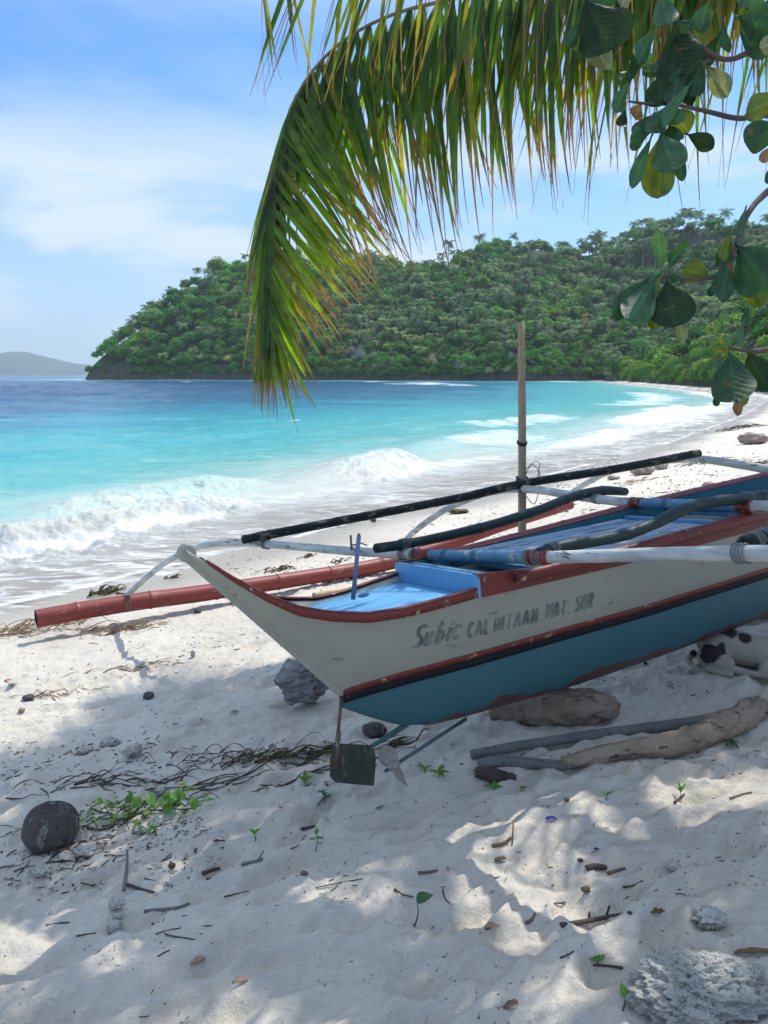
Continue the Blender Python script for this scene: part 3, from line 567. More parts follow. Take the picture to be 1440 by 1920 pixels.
M_deck = paint('weathered_blue_deck', (.16, .27, .40), (.30, .36, .42), scale=3, amt=.8, rough=.75, chip=(.05, .07, .10), chipamt=.55, chipscale=8, bump=.3, stretch=(.35, 2.5, 1))
M_green = paint('dark_green_pole_paint', (.007, .014, .015), (.020, .026, .024), scale=7, rough=.6, spec=.25, chip=(.15, .125, .095), chipamt=.56, chipscale=18, bump=.25, bscale=30, stretch=(.4, 1.5, 1.5))
M_greenb = paint('teal_green_pole_paint', (.012, .034, .034), (.008, .018, .02), scale=6, rough=.5, spec=.3, chip=(.06, .075, .065), chipamt=.62, chipscale=22, bump=.3, bscale=34, stretch=(.4, 1.5, 1.5))
M_rope = paint('grey_cord', (.20, .22, .21), (.09, .10, .10), scale=30, rough=.9, bump=.3, bscale=120)
M_drope = paint('dark_cord', (.02, .02, .025), (.05, .05, .05), scale=30, rough=.9, bump=.3)
M_rust = paint('rusty_steel', (.14, .10, .075), (.07, .035, .03), scale=14, rough=.7, chip=(.30, .28, .24), chipamt=.62, bump=.2)
M_teal, t = new_mat('teal_hull_paint'); n = t.nodes.new; l = t.links.new      # teal topsides over red-brown bottom paint, worn along a ragged line
o = n('ShaderNodeOutputMaterial'); b = n('ShaderNodeBsdfPrincipled'); b.inputs['Roughness'].default_value = .55; l(b.outputs[0], o.inputs[0])
tc = n('ShaderNodeTexCoord'); sp = n('ShaderNodeSeparateXYZ'); l(tc.outputs['Object'], sp.inputs[0])
za = n('ShaderNodeTexNoise'); za.inputs['Scale'].default_value = 2.6; za.inputs['Detail'].default_value = 9; za.inputs['Roughness'].default_value = .62; l(tc.outputs['Object'], za.inputs['Vector'])
zb = n('ShaderNodeTexNoise'); zb.inputs['Scale'].default_value = 3; zb.inputs['Detail'].default_value = 5; l(tc.outputs['Object'], zb.inputs['Vector'])
zc = n('ShaderNodeMath'); zc.operation = 'MULTIPLY_ADD'; zc.inputs[1].default_value = .28; zc.inputs[2].default_value = -.150; l(za.outputs[0], zc.inputs[0])
zd = n('ShaderNodeMath'); zd.operation = 'SUBTRACT'; l(sp.outputs[2], zd.inputs[0]); l(zc.outputs[0], zd.inputs[1])
ze = n('ShaderNodeMapRange'); ze.inputs['From Min'].default_value = -.018; ze.inputs['From Max'].default_value = -.010; l(zd.outputs[0], ze.inputs[0])
tl = n('ShaderNodeMix'); tl.data_type = 'RGBA'; tl.inputs[6].default_value = (.018, .090, .110, 1); tl.inputs[7].default_value = (.028, .125, .150, 1); l(zb.outputs[0], tl.inputs[0])
rb = n('ShaderNodeMix'); rb.data_type = 'RGBA'; rb.inputs[6].default_value = (.11, .042, .04, 1); rb.inputs[7].default_value = (.055, .033, .033, 1); l(zb.outputs[0], rb.inputs[0])
xx = n('ShaderNodeMix'); xx.data_type = 'RGBA'; l(ze.outputs[0], xx.inputs[0]); l(rb.outputs[2], xx.inputs[6]); l(tl.outputs[2], xx.inputs[7]); l(xx.outputs[2], b.inputs['Base Color'])
bb = n('ShaderNodeBump'); bb.inputs['Strength'].default_value = .35; bb.inputs['Distance'].default_value = .01; l(za.outputs[0], bb.inputs['Height']); l(bb.outputs[0], b.inputs['Normal'])

SHX = [-.885, -.86, -.813, -.73, -.607, -.5, -.386, -.237, -.077, .09, .25, .72, 1.1, 2.3, 3.6, 4.8, 5.8, 6.6]
SHZ = [.925, .908, .868, .793, .703, .642, .604, .572, .566, .576, .586, .591, .592, .61, .65, .73, .88, 1.05]
SHW = [.018, .022, .032, .06, .10, .14, .178, .21, .24, .268, .285, .33, .355, .40, .39, .30, .15, .02]
STX = [-.268, -.15, 0, .36, .8, 1.38, 2.5, 3.6, 4.8, 5.6, 6.2]; STW = [.010, .042, .082, .155, .205, .24, .28, .27, .18, .07, .012]; STZ = [.208, .222, .235, .25, .262, .262, .275, .30, .36, .44, .52]
KX = [-.268, -.145, 0, .159, .31, .65, 1.1, 1.68, 2.2, 3.0, 4.5, 5.4, 6.2]; KZ = [.150, .075, -.002, -.046, -.058, -.074, -.096, -.105, -.10, -.10, -.06, .06, .46]
def wat(x, z):
    w0, z0 = loww(x), lowz(x); w1, z1 = sh(x); return float(w0+(w1-w0)*np.clip((z-z0)/(z1-z0), 0, 1))
def sh(x): return np.interp(x, SHX, SHW), np.interp(x, SHX, SHZ)
def lowz(x): return .208+(-.268-x)*1.135 if x < -.268 else (np.interp(x, STX, STZ) if x < 6.2 else .52+(x-6.2)*1.3)
def loww(x): return .010 if x < -.268 else (np.interp(x, STX, STW) if x < 6.2 else .012)
def side(x, v, s_=-1, off=0):
    """point on the upper side panel: v 0 at the stripe, 1 at the sheer; s_ -1 near side"""
    w0, z0 = loww(x), lowz(x); w1, z1 = sh(x); bl = .012*math.sin(math.pi*v)
    return (x, s_*(w0+(w1-w0)*v+bl+off), z0+(z1-z0)*v)
xs = np.r_[np.linspace(-.868, -.268, 26), np.linspace(-.24, .3, 20), np.linspace(.4, 6.6, 50)]
def strip(mb, xs, fa, fb, k=1, c=None):
    V_ = []
    for x in xs:
        a, b_ = np.array(fa(x)), np.array(fb(x)); V_ += [a+(b_-a)*i/k for i in range(k+1)]
    m_ = k+1; mb.add(V_, [(i*m_+j, (i+1)*m_+j, (i+1)*m_+j+1, i*m_+j+1) for i in range(len(xs)-1) for j in range(k)], c)
mb = MB()
for s_ in (-1, 1):
    V_ = [side(x, v, s_) for x in xs for v in np.linspace(0, 1, 9)]
    mb.add(V_, [(i*9+j, (i+1)*9+j, (i+1)*9+j+1, i*9+j+1) for i in range(len(xs)-1) for j in range(8)])
    V_ = [side(x, v, s_, -.014) for x in xs for v in np.linspace(0, 1, 3)]
    if s_ == 1 or 1: mb.add([(p[0], s_*max(abs(p[1]) if p[1]*s_ > 0 else 0, .002), p[2]) for p in V_], [(i*3+j, i*3+j+1, (i+1)*3+j+1, (i+1)*3+j) for i in range(len(xs)-1) for j in range(2)])
up_ = bp_(mb, 'hull_side', M_beige); up_['label'] = 'beige upper hull planking with faded hand lettering'
mb = MB(); xl = np.r_[np.linspace(-.268, .4, 30), np.linspace(.5, 6.2, 50)]; V_ = []
for x in xl:
    wv, zs = np.interp(x, STX, STW), np.interp(x, STX, STZ)+.002; zk = np.interp(x, KX, KZ)
    for j in range(17):
        a = math.pi*j/16; ca = math.cos(a); V_.append((x, -wv*np.sign(ca)*abs(ca)**.75, zs-(zs-zk)*abs(math.sin(a))**1.15))
mb.add(V_, [(i*17+j, i*17+j+1, (i+1)*17+j+1, (i+1)*17+j) for i in range(len(xl)-1) for j in range(16)])
bp_(mb, 'hull_bottom', M_teal)
# painted bands along the chine: red above black, 3 mm proud
for nm, mat, a0, a1 in (('red_stripe', M_red, .0, .030), ('black_stripe', M_black, -.034, -.001)):
    mb = MB(); xr = [x for x in xl if x < 6.1]
    for s_ in (-1, 1):
        def fa(x, h=a0, s_=s_): w_, z_ = loww(x), lowz(x); return (x, s_*(w_+.007+(h*.32 if h > 0 else 0)), z_+h)
        def fb(x, h=a1, s_=s_): w_, z_ = loww(x), lowz(x); return (x, s_*(w_+.007+(h*.32 if h > 0 else 0)), z_+h)
        strip(mb, xr, fa, fb, 2)
    so_ = bp_(mb, nm, mat); md = so_.modifiers.new('s', 'SOLIDIFY'); md.thickness = .005; md.offset = 0
# sheer strake (red band) along the top edge at the stern and washboard further forward
def wbz(x): return float(np.interp(x, [.262, .55, 1.2, 2.3, 3.6, 5], [.655, .635, .648, .685, .72, .79]))
mb = MB()
for s_ in (-1, 1):
    xr = [x for x in np.r_[np.linspace(-.80, .262, 40)]]
    strip(mb, xr, lambda x: (x, s_*(sh(x)[0]+.006), sh(x)[1]-.032*min(1, (x+.85)*3)), lambda x: (x, s_*(sh(x)[0]+.009), sh(x)[1]+.010), 2)
    strip(mb, xr, lambda x: (x, s_*(sh(x)[0]+.009), sh(x)[1]+.010), lambda x: (x, s_*max(sh(x)[0]-.016, .001), sh(x)[1]+.010), 1)
so_ = bp_(mb, 'rub_rail', M_red); md = so_.modifiers.new('s', 'SOLIDIFY'); md.thickness = .006
for s_ in (-1, 1):
    mb = MB(); xr = np.linspace(.262, 5.2, 50)
    strip(mb, xr, lambda x: (x, s_*(sh(x)[0]+.006), sh(x)[1]-.034), lambda x: (x, s_*(sh(x)[0]+.012), wbz(x)), 2)
    strip(mb, xr, lambda x: (x, s_*(sh(x)[0]+.012), wbz(x)), lambda x: (x, s_*(sh(x)[0]-.014), wbz(x)), 1)
    strip(mb, xr, lambda x: (x, s_*(sh(x)[0]-.014), wbz(x)), lambda x: (x, s_*(sh(x)[0]-.022), .56), 1)
    wb = bp_(mb, 'washboard', M_red, smooth=False)
    mb = MB(); strip(mb, xr, lambda x: (x, s_*(sh(x)[0]-.0245), wbz(x)-.006), lambda x: (x, s_*(sh(x)[0]-.0255), .56), 1); bp_(mb, 'washboard_lining', paint('teal_lining', (.03, .17, .21), (.02, .10, .14), scale=4, rough=.5, bump=.05), smooth=False)
# stem post and head
mb = MB(); strip(mb, np.linspace(-.855, -.255, 30), lambda x: (x-.012, -.011, lowz(x)-.006), lambda x: (x-.012, .011, lowz(x)-.006), 1)
strip(mb, np.linspace(-.855, -.255, 30), lambda x: (x+.016, -.016, lowz(x)+.010), lambda x: (x-.012, -.011, lowz(x)-.006), 1); strip(mb, np.linspace(-.855, -.255, 30), lambda x: (x-.012, .011, lowz(x)-.006), lambda x: (x+.016, .016, lowz(x)+.010), 1)
bp_(mb, 'stem_post', M_beige)
mb = MB(); a0 = [(math.cos(a), math.sin(a)) for a in np.linspace(0, 2*math.pi, 22)[:-1]]
pts = [(-.860+.033*c_, .898+.034*s__) for c_, s__ in a0]
V_ = [(x, -.019, z) for x, z in pts]+[(x, .019, z) for x, z in pts]; k = len(pts)
mb.add(V_, [tuple(range(k)), tuple(range(2*k-1, k-1, -1))]+[(i, i+k, (i+1) % k+k, (i+1) % k) for i in range(k)]); bp_(mb, 'stem_head', M_beige, smooth=False, bev=.006)
# decks, bulkheads, beams
mb = MB(); xr = np.linspace(-.50, .262, 26); dz_ = lambda x: min(sh(x)[1]-.004, .562); strip(mb, xr, lambda x: (x, -(wat(x, dz_(x))-.012), dz_(x)), lambda x: (x, wat(x, dz_(x))-.012, dz_(x)), 4); d_ = bp_(mb, 'stern_deck', M_bluel); md = d_.modifiers.new('s', 'SOLIDIFY'); md.thickness = .012; md.offset = -1
mb = MB(); box(mb, (.262, -.298, .552), (.276, .298, .652)); bp_(mb, 'stern_bulkhead', M_bluel, smooth=False, bev=.003)
mb = MB(); box(mb, (.262, -.02, .566), (.268, .04, .572)); 
mb = MB()
for i in range(9): y0 = -.325+i*.0725; box(mb, (.74+.01*(i % 3), y0, .618), (1.96-.02*(i % 2), y0+.066, .634))
bp_(mb, 'mid_deck', M_deck, smooth=False, bev=.002)
mb = MB(); xr = np.linspace(.28, 5.5, 40); strip(mb, xr, lambda x: (x, -(wat(x, .5)-.02), .50), lambda x: (x, wat(x, .5)-.02, .50), 2); bp_(mb, 'floor_board', M_blued)
for nm, x0, z0, hh, mt in (('deck_beam', .335, .628, .02, M_blue), ('deck_beam', .43, .60, .03, M_blue), ('deck_beam', .60, .612, .03, M_blued), ('deck_beam', .70, .63, .022, M_blue), ('thwart', 2.05, .628, .02, M_bluel), ('thwart', 2.62, .62, .09, M_blue), ('thwart', 3.3, .60, .10, M_blue)):
    mb = MB(); wv = sh(x0)[0]-.03; box(mb, (x0, -wv, z0-hh/2), (x0+(.035 if hh < .05 else .02), wv, z0+hh/2)); bp_(mb, nm, mt, smooth=False, bev=.002)
# bamboo gunwale on each side
for s_ in (-1, 1):
    mb = MB(); P_ = [(x, s_*(sh(x)[0]+.035), wbz(x)-.018-.010*(x < .6)) for x in (.44, .8, 1.3, 2.0, 2.8, 3.6, 4.4)]
    tube(mb, P_, [.027, .028, .030, .033, .035, .036, .034], seg=14, nodes=.42, seed=4+s_, caps=False); tube(mb, P_, [.021]*7, seg=12, caps=False); gp = bp_(mb, 'gunwale_pole', M_redb if s_ == 1 else M_red)
    mb = MB(); tube(mb, [P_[0], (P_[0][0]-.0005, P_[0][1], P_[0][2])], .026, seg=14); ec = bp_(mb, 'hollow_end', M_drope, gp)
    mb = MB(); a = np.array(P_[0])-(.003, 0, 0); V_ = [a+np.array([0, math.cos(q), math.sin(q)])*r__ for q in np.linspace(0, 6.283, 19)[:-1] for r__ in (.016, .028)]; mb.add(V_, [(2*i, 2*i+1, (2*i+3) % 36, (2*i+2) % 36) for i in range(18)]); bp_(mb, 'end_rim', M_red, gp)
# outrigger arms
def lash(P, d, r, mat=M_rope, nm='lashing', turns=4, wid=.035, par=boat):
    """rope turns round a bar at P (boat frame) with axis d"""
    mb = MB(); d = np.array(d, float); d /= np.linalg.norm(d); a = np.cross(d, (0, 0, 1)); a /= np.linalg.norm(a); b_ = np.cross(d, a)
    pts = [np.array(P)+d*wid*(q/(turns*12)-.5)+(a*math.cos(q*math.pi/6)+b_*math.sin(q*math.pi/6))*r for q in range(turns*12+1)]
    tube(mb, [p+np.array([random.uniform(-1, 1) for _ in range(3)])*.0012 for p in pts], .0026, seg=5, n=len(pts)); return bp_(mb, nm, mat, par)
def arm_path(spec): return [tuple(on(px, py, 0, xx)) for px, py, xx in spec]
A1 = arm_path([(1440, 1037, .5), (1230, 1040, .5), (1015, 1045, .49), (900, 1043, .48), (780, 1040, .46), (640, 1032, .42), (500, 1020, .37), (430, 1018, .31), (370, 1026, .23), (300, 1062, .14), (232, 1122, .08)])
A1 = [tuple(np.array(A1[0])+(np.array(A1[0])-np.array(A1[1]))*1.6)]+A1
A2 = arm_path([(1440, 950, 2.05), (1330, 948, 2.12), (1190, 943, 2.2), (1100, 933, 2.3), (1000, 918, 2.42), (940, 919, 2.48), (880, 935, 2.52), (820, 965, 2.58), (770, 1003, 2.64), (744, 1036, 2.7)])
A2 = [tuple(np.array(A2[0])+(np.array(A2[0])-np.array(A2[1]))*2.2)]+A2
A3 = arm_path([(1440, 880, 4.45), (1310, 861, 4.5), (1220, 868, 4.6), (1140, 886, 4.75), (1085, 915, 4.9), (1050, 938, 5.0)])
A3 = [tuple(np.array(A3[0])+(np.array(A3[0])-np.array(A3[1]))*1.8)]+A3
def seg_tube(P, r, t0, t1, mat, name, par, rough=.06, seed=1, grow=0):
    Q = resample(np.array(P), 60); i0, i1 = int(t0*59), int(t1*59)+1; mb = MB(); rr_ = np.interp(np.linspace(t0, t1, i1-i0), [0, 1], [r[0], r[1]])+grow if not np.isscalar(r) else r+grow
    tube(mb, Q[i0:i1], rr_, seg=12, n=(i1-i0)*2, rough=rough, seed=seed); return bp_(mb, name, mat, par)
for nm, P_, r, tA, tB, lb in (('outrigger_arm', A1, (.027, .024), None, None, 'nearest arm, white outside and blue across the stern cockpit'), ('outrigger_arm', A2, (.034, .027), None, None, 'middle arm, blue across the hull'), ('outrigger_arm', A3, (.038, .03), None, None, None)):
    Q = resample(np.array(P_), 60); mn = lambda y: float(np.argmin(np.abs(Q[:, 1]-y)))/59
    wv = .36 if P_ is A1 else .42; a_, b_ = mn(-.43 if P_ is A1 else -wv), mn(wv)
    arm = seg_tube(P_, r, 0, 1, M_white, nm, boat, rough=.10, seed=int(Q[0][0]*10))
    if lb: arm['label'] = lb
    if P_ is not A3:
        seg_tube(P_, r, a_, b_, M_blue, 'blue_section', arm, rough=.05, grow=.0025)
        for q in (a_-.004, b_+.004): seg_tube(P_, r, max(q-.009, 0), q+.009, M_red, 'red_band', arm, rough=.05, grow=.005)
        for yy in (-wv+.02, -.1, .12, wv-.02):
            i = int(mn(yy)*59); lash(Q[i], Q[i+1]-Q[i], .033 if P_ is A1 else .036, M_blue if abs(yy) < .2 else M_rope, 'lashing', 3, .03, arm)
# float
FP = [tuple(on(px, py, 1, yy)) for px, py, yy in ((68, 1160, 4.35), (230, 1132, 4.33), (380, 1112, 4.3), (560, 1085, 4.25), (720, 1058, 4.2), (830, 1024, 4.1), (940, 986, 4.0), (1070, 946, 3.9))]
mb = MB(); tube(mb, FP, [.078, .08, .08, .078, .078, .075, .070, .060], seg=18, nodes=.62, seed=5, caps=False, rough=.03); fl_ = bp_(mb, 'float', M_redb); fl_['label'] = 'long red bamboo float resting on the sand'
mb = MB(); tube(mb, FP[:2], .060, seg=16, caps=False); bp_(mb, 'hollow_end', M_black, fl_)
d0 = np.array(FP[0])-np.array(FP[1]); d0 /= np.linalg.norm(d0); a = np.cross(d0, (0, 0, 1)); a /= np.linalg.norm(a); b_ = np.cross(d0, a); mb = MB()
V_ = [np.array(FP[0])+d0*.002+(a*math.cos(q)+b_*math.sin(q))*r__ for q in np.linspace(0, 6.283, 25)[:-1] for r__ in (.060, .078)]; mb.add(V_, [(2*i, 2*i+1, (2*i+3) % 48, (2*i+2) % 48) for i in range(24)]); bp_(mb, 'end_rim', M_red, fl_)
mb = MB(); tube(mb, [np.array(FP[0])-d0*.06, np.array(FP[0])-d0*.061], .0775, seg=18); bp_(mb, 'end_plug', M_black, fl_)
for px, yy in ((236, 4.33), (746, 4.2)): P0 = on(px, 1131 if px < 300 else 1050, 1, yy); lash(P0, d0, .083, M_rope, 'lashing', 4, .06, fl_)
# long poles tied on top of the arms
def pole(name, P, r, mat, lb, seed, nodes=.4, rough=.05):
    mb = MB(); tube(mb, P, r, seg=14, nodes=nodes, seed=seed, rough=rough, caps=True); o_ = bp_(mb, name, mat); o_['label'] = lb
    d = np.array(P[1])-np.array(P[0]); d /= np.linalg.norm(d); mb = MB(); r0 = r[0] if not np.isscalar(r) else r
    tube(mb, [np.array(P[0])-d*.003, np.array(P[0])-d*.0035], r0*.62, seg=12); bp_(mb, 'hollow_end', M_black, o_); return o_
pa_ = pole('side_pole', [tuple(on(px, py, 1, yy)) for px, py, yy in ((455, 1012, 1.93), (600, 984, 1.87), (720, 961, 1.82), (860, 934, 1.74), (985, 906, 1.62), (1150, 880, 1.48), (1310, 850, 1.38))], [.030, .031, .031, .032, .033, .035, .036], M_green, 'outermost long dark pole on the sea side', 8)
pb_ = pole('side_pole', [tuple(on(px, py, 1, yy)) for px, py, yy in ((705, 1028, .46), (780, 1017, .5), (900, 990, .55), (1000, 960, .66), (1080, 930, .78), (1130, 920, .84), (1172, 922, .88))], [.025, .026, .028, .029, .032, .033, .030], M_greenb, 'short dark green pole over the stern cockpit', 12, .5, .07)
pc_ = pole('side_pole', [tuple(on(px, py, 1, yy)) for px, py, yy in ((1012, 1037, -.45), (1060, 1022, -.45), (1150, 1008, -.44), (1220, 985, -.43), (1280, 956, -.42), (1340, 940, -.42), (1440, 928, -.41), (1600, 890, -.4))], [.025, .027, .028, .028, .029, .030, .032, .034], M_greenb, 'crooked green pole lying along the near edge of the hull', 15, 9, .16)
pd_ = pole('side_pole', [tuple(on(px, py, 1, -1.31)) for px, py in ((1396, 1020), (1440, 1008), (1560, 985), (1800, 930))], [.030, .031, .032, .034], M_green, 'dark hollow pole end at the right edge', 18)
for par, pts in ((pa_, ((490, 1006, 1.92), (985, 906, 1.62), (1296, 852, 1.39))), (pb_, ((757, 1021, .49), (1086, 929, .79))), (pc_, ((1034, 1032, -.45), (1400, 934, -.41))), (pd_, ((1412, 1016, -1.31), (1432, 1010, -1.31)))):
    for px, py, yy in pts:
        P0 = on(px, py, 1, yy); lash(P0, (1, 0, .05), .034 if par is not pb_ else .031, M_rope, 'lashing', 4, .05, par); QA = np.vstack([resample(np.array(q), 200) for q in (A1, A2, A3)]); i = int(np.argmin(((QA[:, :2]-P0[:2])**2).sum(1))); lash(QA[i], QA[min(i+1, 599)]-QA[i], .033, M_rope, 'lashing', 4, .05, par)
# rudder, shaft, propeller, tiller post
mb = MB(); tube(mb, [on(640, 1306, 1, 0), on(634, 1375, 1, 0)], .0075, seg=10); st = bp_(mb, 'rudder_stock', M_rust); mb = MB(); tube(mb, [on(635, 1372, 1, 0), on(628, 1440, 1, 0)], .0115, seg=10); bp_(mb, 'sleeve', M_rust, st)
RP = [(626, 1397), (634, 1394), (690, 1397), (700, 1403), (704, 1420), (703, 1440), (700, 1473), (640, 1468), (626, 1465), (619, 1455), (619, 1425)]
V0 = [on(px, py, 1, 0) for px, py in RP]; k = len(V0); mb = MB(); mb.add([(p[0], -.004, p[2]) for p in V0]+[(p[0], .004, p[2]) for p in V0], [tuple(range(k)), tuple(range(2*k-1, k-1, -1))]+[(i, i+k, (i+1) % k+k, (i+1) % k) for i in range(k)])
ru = bp_(mb, 'rudder_blade', paint('algae_stained_plate', (.045, .055, .035), (.02, .022, .018), scale=9, amt=.6, rough=.6, chip=(.13, .13, .08), chipamt=.58, chipscale=12, bump=.3, stretch=(2.2, 1, .7)), smooth=False); ru['label'] = 'square algae-stained rudder plate'
S0, S1_ = on(874, 1348, 1, 0), on(722, 1446, 1, 0); mb = MB(); tube(mb, [S0, S1_], .0085, seg=10); shf = bp_(mb, 'propeller_shaft', paint('teal_grey_steel', (.07, .12, .12), (.05, .06, .06), scale=10, rough=.6, bump=.1))
mb = MB(); B0, B1_ = on(770, 1352, 1, .02), on(692, 1402, 1, .03); tube(mb, [B0, (B0+B1_)/2+np.array([0, 0, -.004]), B1_], [.010, .009, .006], seg=8, flat=1.6); bp_(mb, 'shaft_strut', paint('teal_strut', (.05, .14, .15), (.04, .08, .08), scale=8, rough=.6))
pr = empty('propeller'); pr.parent = boat; dS = (S1_-S0)/np.linalg.norm(S1_-S0); C0 = on(738, 1436, 1, 0)
mb = MB(); tube(mb, [C0-dS*.028, C0, C0+dS*.022, C0+dS*.034], [.014, .018, .015, .005], seg=14); M_bz = paint('worn_bronze', (.30, .28, .24), (.16, .15, .13), scale=30, rough=.45, chip=(.45, .44, .40), chipamt=.58, bump=.3)
pr2 = bp_(mb, 'propeller_hub', M_bz, pr)
a = np.cross(dS, (0, 1, 0)); a /= np.linalg.norm(a); b_ = np.cross(dS, a)
for k_ in range(2):
    mb = MB(); th = R(38)+k_*math.pi; e1 = a*math.cos(th)+b_*math.sin(th); e2 = np.cross(dS, e1); V_ = []
    for i in range(9):
        t_ = i/8; wv = .040*math.sin(math.pi*min(.16+.84*t_, 1))**.6+.004; tw = R(55-25*t_)
        for j in range(5): q = (j/4-.5)*2*wv; V_.append(C0+e1*(.012+.088*t_)+(e2*math.cos(tw)+dS*math.sin(tw))*q-dS*.006*math.cos(q*30))
    mb.add(V_, [(i*5+j, i*5+j+1, i*5+j+6, i*5+j+5) for i in range(8) for j in range(4)]); bl = bp_(mb, 'blade', M_bz, pr); md = bl.modifiers.new('s', 'SOLIDIFY'); md.thickness = .004
mb = MB(); T0, T1_ = on(662, 1124, 1, 0), on(673, 1004, 1, 0); tube(mb, [T0, T1_], [.010, .009], seg=12); tp = bp_(mb, 'tiller_post', paint('blue_grey_post', (.10, .17, .30), (.12, .14, .18), scale=10, rough=.6, chip=(.22, .12, .09), chipamt=.62))
mb = MB(); tube(mb, [T1_+(0, 0, -.035), T1_+(-.03, .02, -.04)], .004, seg=6); tube(mb, [T1_+(-.03, .02, -.06), T1_+(-.028, .02, .004)], .0045, seg=6); tube(mb, [T1_+(0, 0, -.03), T1_+(.025, -.02, -.045)], .003, seg=6); tube(mb, [T1_+(-.0, 0, .0), T1_+(0, 0, .008)], .006, seg=8); bp_(mb, 'pin', M_rust, tp)
mb = MB(); blob(mb, T0+(.06, .01, .006), (.03, .012, .010), 2, .05); bp_(mb, 'cleat', M_blue)
mb = MB(); tube(mb, [on(1080, 1276, 1, -.02), on(1077, 1284, 1, -.02)], .007, seg=8); bp_(mb, 'drain_stub', M_rust)
# hand lettering on the side, brush strokes 1.5 mm proud
GL = {'S': [[(.9, .85), (.6, 1), (.2, .85), (.25, .6), (.7, .42), (.8, .18), (.45, 0), (.05, .12)]], 'u': [[(.05, .6), (.05, .15), (.3, 0), (.6, .15)], [(.65, .6), (.62, .15), (.8, 0)]], 'b': [[(.15, 1), (.1, .05), (.5, 0), (.75, .25), (.5, .5), (.12, .42)]],
      'i': [[(.2, .58), (.15, .0), (.3, .05)], [(.25, .85), (.27, .8)]], 'c': [[(.8, .5), (.4, .6), (.1, .3), (.35, 0), (.8, .1)]], 'C': [[(.85, .85), (.5, 1), (.1, .7), (.1, .3), (.45, 0), (.85, .15)]], 'A': [[(0, 0), (.45, 1), (.9, 0)], [(.2, .38), (.72, .38)]],
      'L': [[(.1, 1), (.1, 0), (.75, .02)]], 'I': [[(.3, 1), (.3, 0)]], 'N': [[(.05, 0), (.08, 1), (.8, 0), (.82, 1)]], 'T': [[(0, .97), (.9, 1)], [(.45, 1), (.42, 0)]], 'M': [[(0, 0), (.1, 1), (.45, .3), (.85, 1), (.92, 0)]], 'O': [[(.45, 1), (.08, .65), (.12, .2), (.5, 0), (.85, .35), (.8, .8), (.45, 1)]],
      'R': [[(.1, 0), (.1, 1), (.6, .95), (.7, .7), (.5, .5), (.12, .48)], [(.4, .5), (.8, 0)]], '.': [[(.1, .05), (.14, .0)]]}
def sidept(px, py):
    """pixel on the near side panel -> (x, v)"""
    w_ = .2
    for _ in range(12):
        p = on(px, py, 1, -w_); v = (p[2]-lowz(p[0]))/(sh(p[0])[1]-lowz(p[0])); w_ = -side(p[0], float(np.clip(v, 0, 1)))[1]
    return p[0], v
ml, t = new_mat('faded_brush_paint'); n = t.nodes.new; l = t.links.new; o = n('ShaderNodeOutputMaterial'); b = n('ShaderNodeBsdfPrincipled'); b.inputs['Roughness'].default_value = .6
tc = n('ShaderNodeTexCoord'); z = n('ShaderNodeTexNoise'); z.inputs['Scale'].default_value = 22; z.inputs['Detail'].default_value = 6; l(tc.outputs['Object'], z.inputs['Vector']); mr = n('ShaderNodeMapRange'); mr.inputs['From Min'].default_value = .36; mr.inputs['From Max'].default_value = .66; l(z.outputs[0], mr.inputs[0])
x = n('ShaderNodeMix'); x.data_type = 'RGBA'; x.inputs[6].default_value = (.085, .105, .115, 1); x.inputs[7].default_value = (.235, .24, .20, 1); l(mr.outputs[0], x.inputs[0]); l(x.outputs[2], b.inputs[0]); l(b.outputs[0], o.inputs[0])
def write(word, p0, p1, hpx, wmul, slant, thick, name):
    """word between two baseline pixels, cap height in pixels"""
    mb = MB(); adv = {'i': .45, 'I': .55, '.': .4, ' ': .5}; tot = sum(adv.get(c, 1) for c in word); cur = 0
    for ch in word:
        for st_ in GL.get(ch, []):
            if ch in 'MNALTR' and len(st_) > 2: st_ = [tuple(np.array(st_[i])*(1-q)+np.array(st_[i+1])*q) for i in range(len(st_)-1) for q in (0, .15, .5, .85)]+[st_[-1]]
            Pp = np.array(st_, float) if ch in 'MNALTR' and len(st_) > 2 else resample(np.array([(x_, y_) for x_, y_ in st_]+([] if len(st_) > 2 else []), float), max(5, 5*len(st_))) if len(st_) > 2 else np.array(st_, float)
            q = []
            for x_, y_ in Pp:
                u_ = (cur+x_*wmul*adv.get(ch, 1)**.3)/tot; bx = p0[0]+(p1[0]-p0[0])*u_+slant*y_*hpx; by = p0[1]+(p1[1]-p0[1])*u_-y_*hpx; q.append((bx, by))
            q = np.array(q); d = np.gradient(q, axis=0); d /= np.linalg.norm(d, axis=1)[:, None]+1e-9; nn = np.stack([-d[:, 1], d[:, 0]], 1); V_ = []
            for i in range(len(q)):
                wv = thick*(.75+.5*abs(nn[i, 0]))*(1 if 0 < i < len(q)-1 else .6)
                for sg in (-1, 1): xx_, v = sidept(*(q[i]+nn[i]*wv*sg)); p = side(xx_, v); V_.append((p[0], p[1]-.0016, p[2]))
            mb.add(V_, [(2*i, 2*i+1, 2*i+3, 2*i+2) for i in range(len(q)-1)])
        cur += adv.get(ch, 1)
    o_ = bp_(mb, name, ml, up_, smooth=False); md = o_.modifiers.new('s', 'SOLIDIFY'); md.thickness = .0008; return o_
write('Subic', (772, 1216), (866, 1194), 42, .82, .32, 2.7, 'lettering')
write('CALINTAAN.', (876, 1196), (1018, 1164), 27, .66, .12, 2.3, 'lettering')
write('MAT.', (1024, 1160), (1070, 1150), 27, .70, .12, 2.1, 'lettering')
write('SOR', (1078, 1146), (1114, 1137), 27, .74, .15, 2.4, 'lettering')

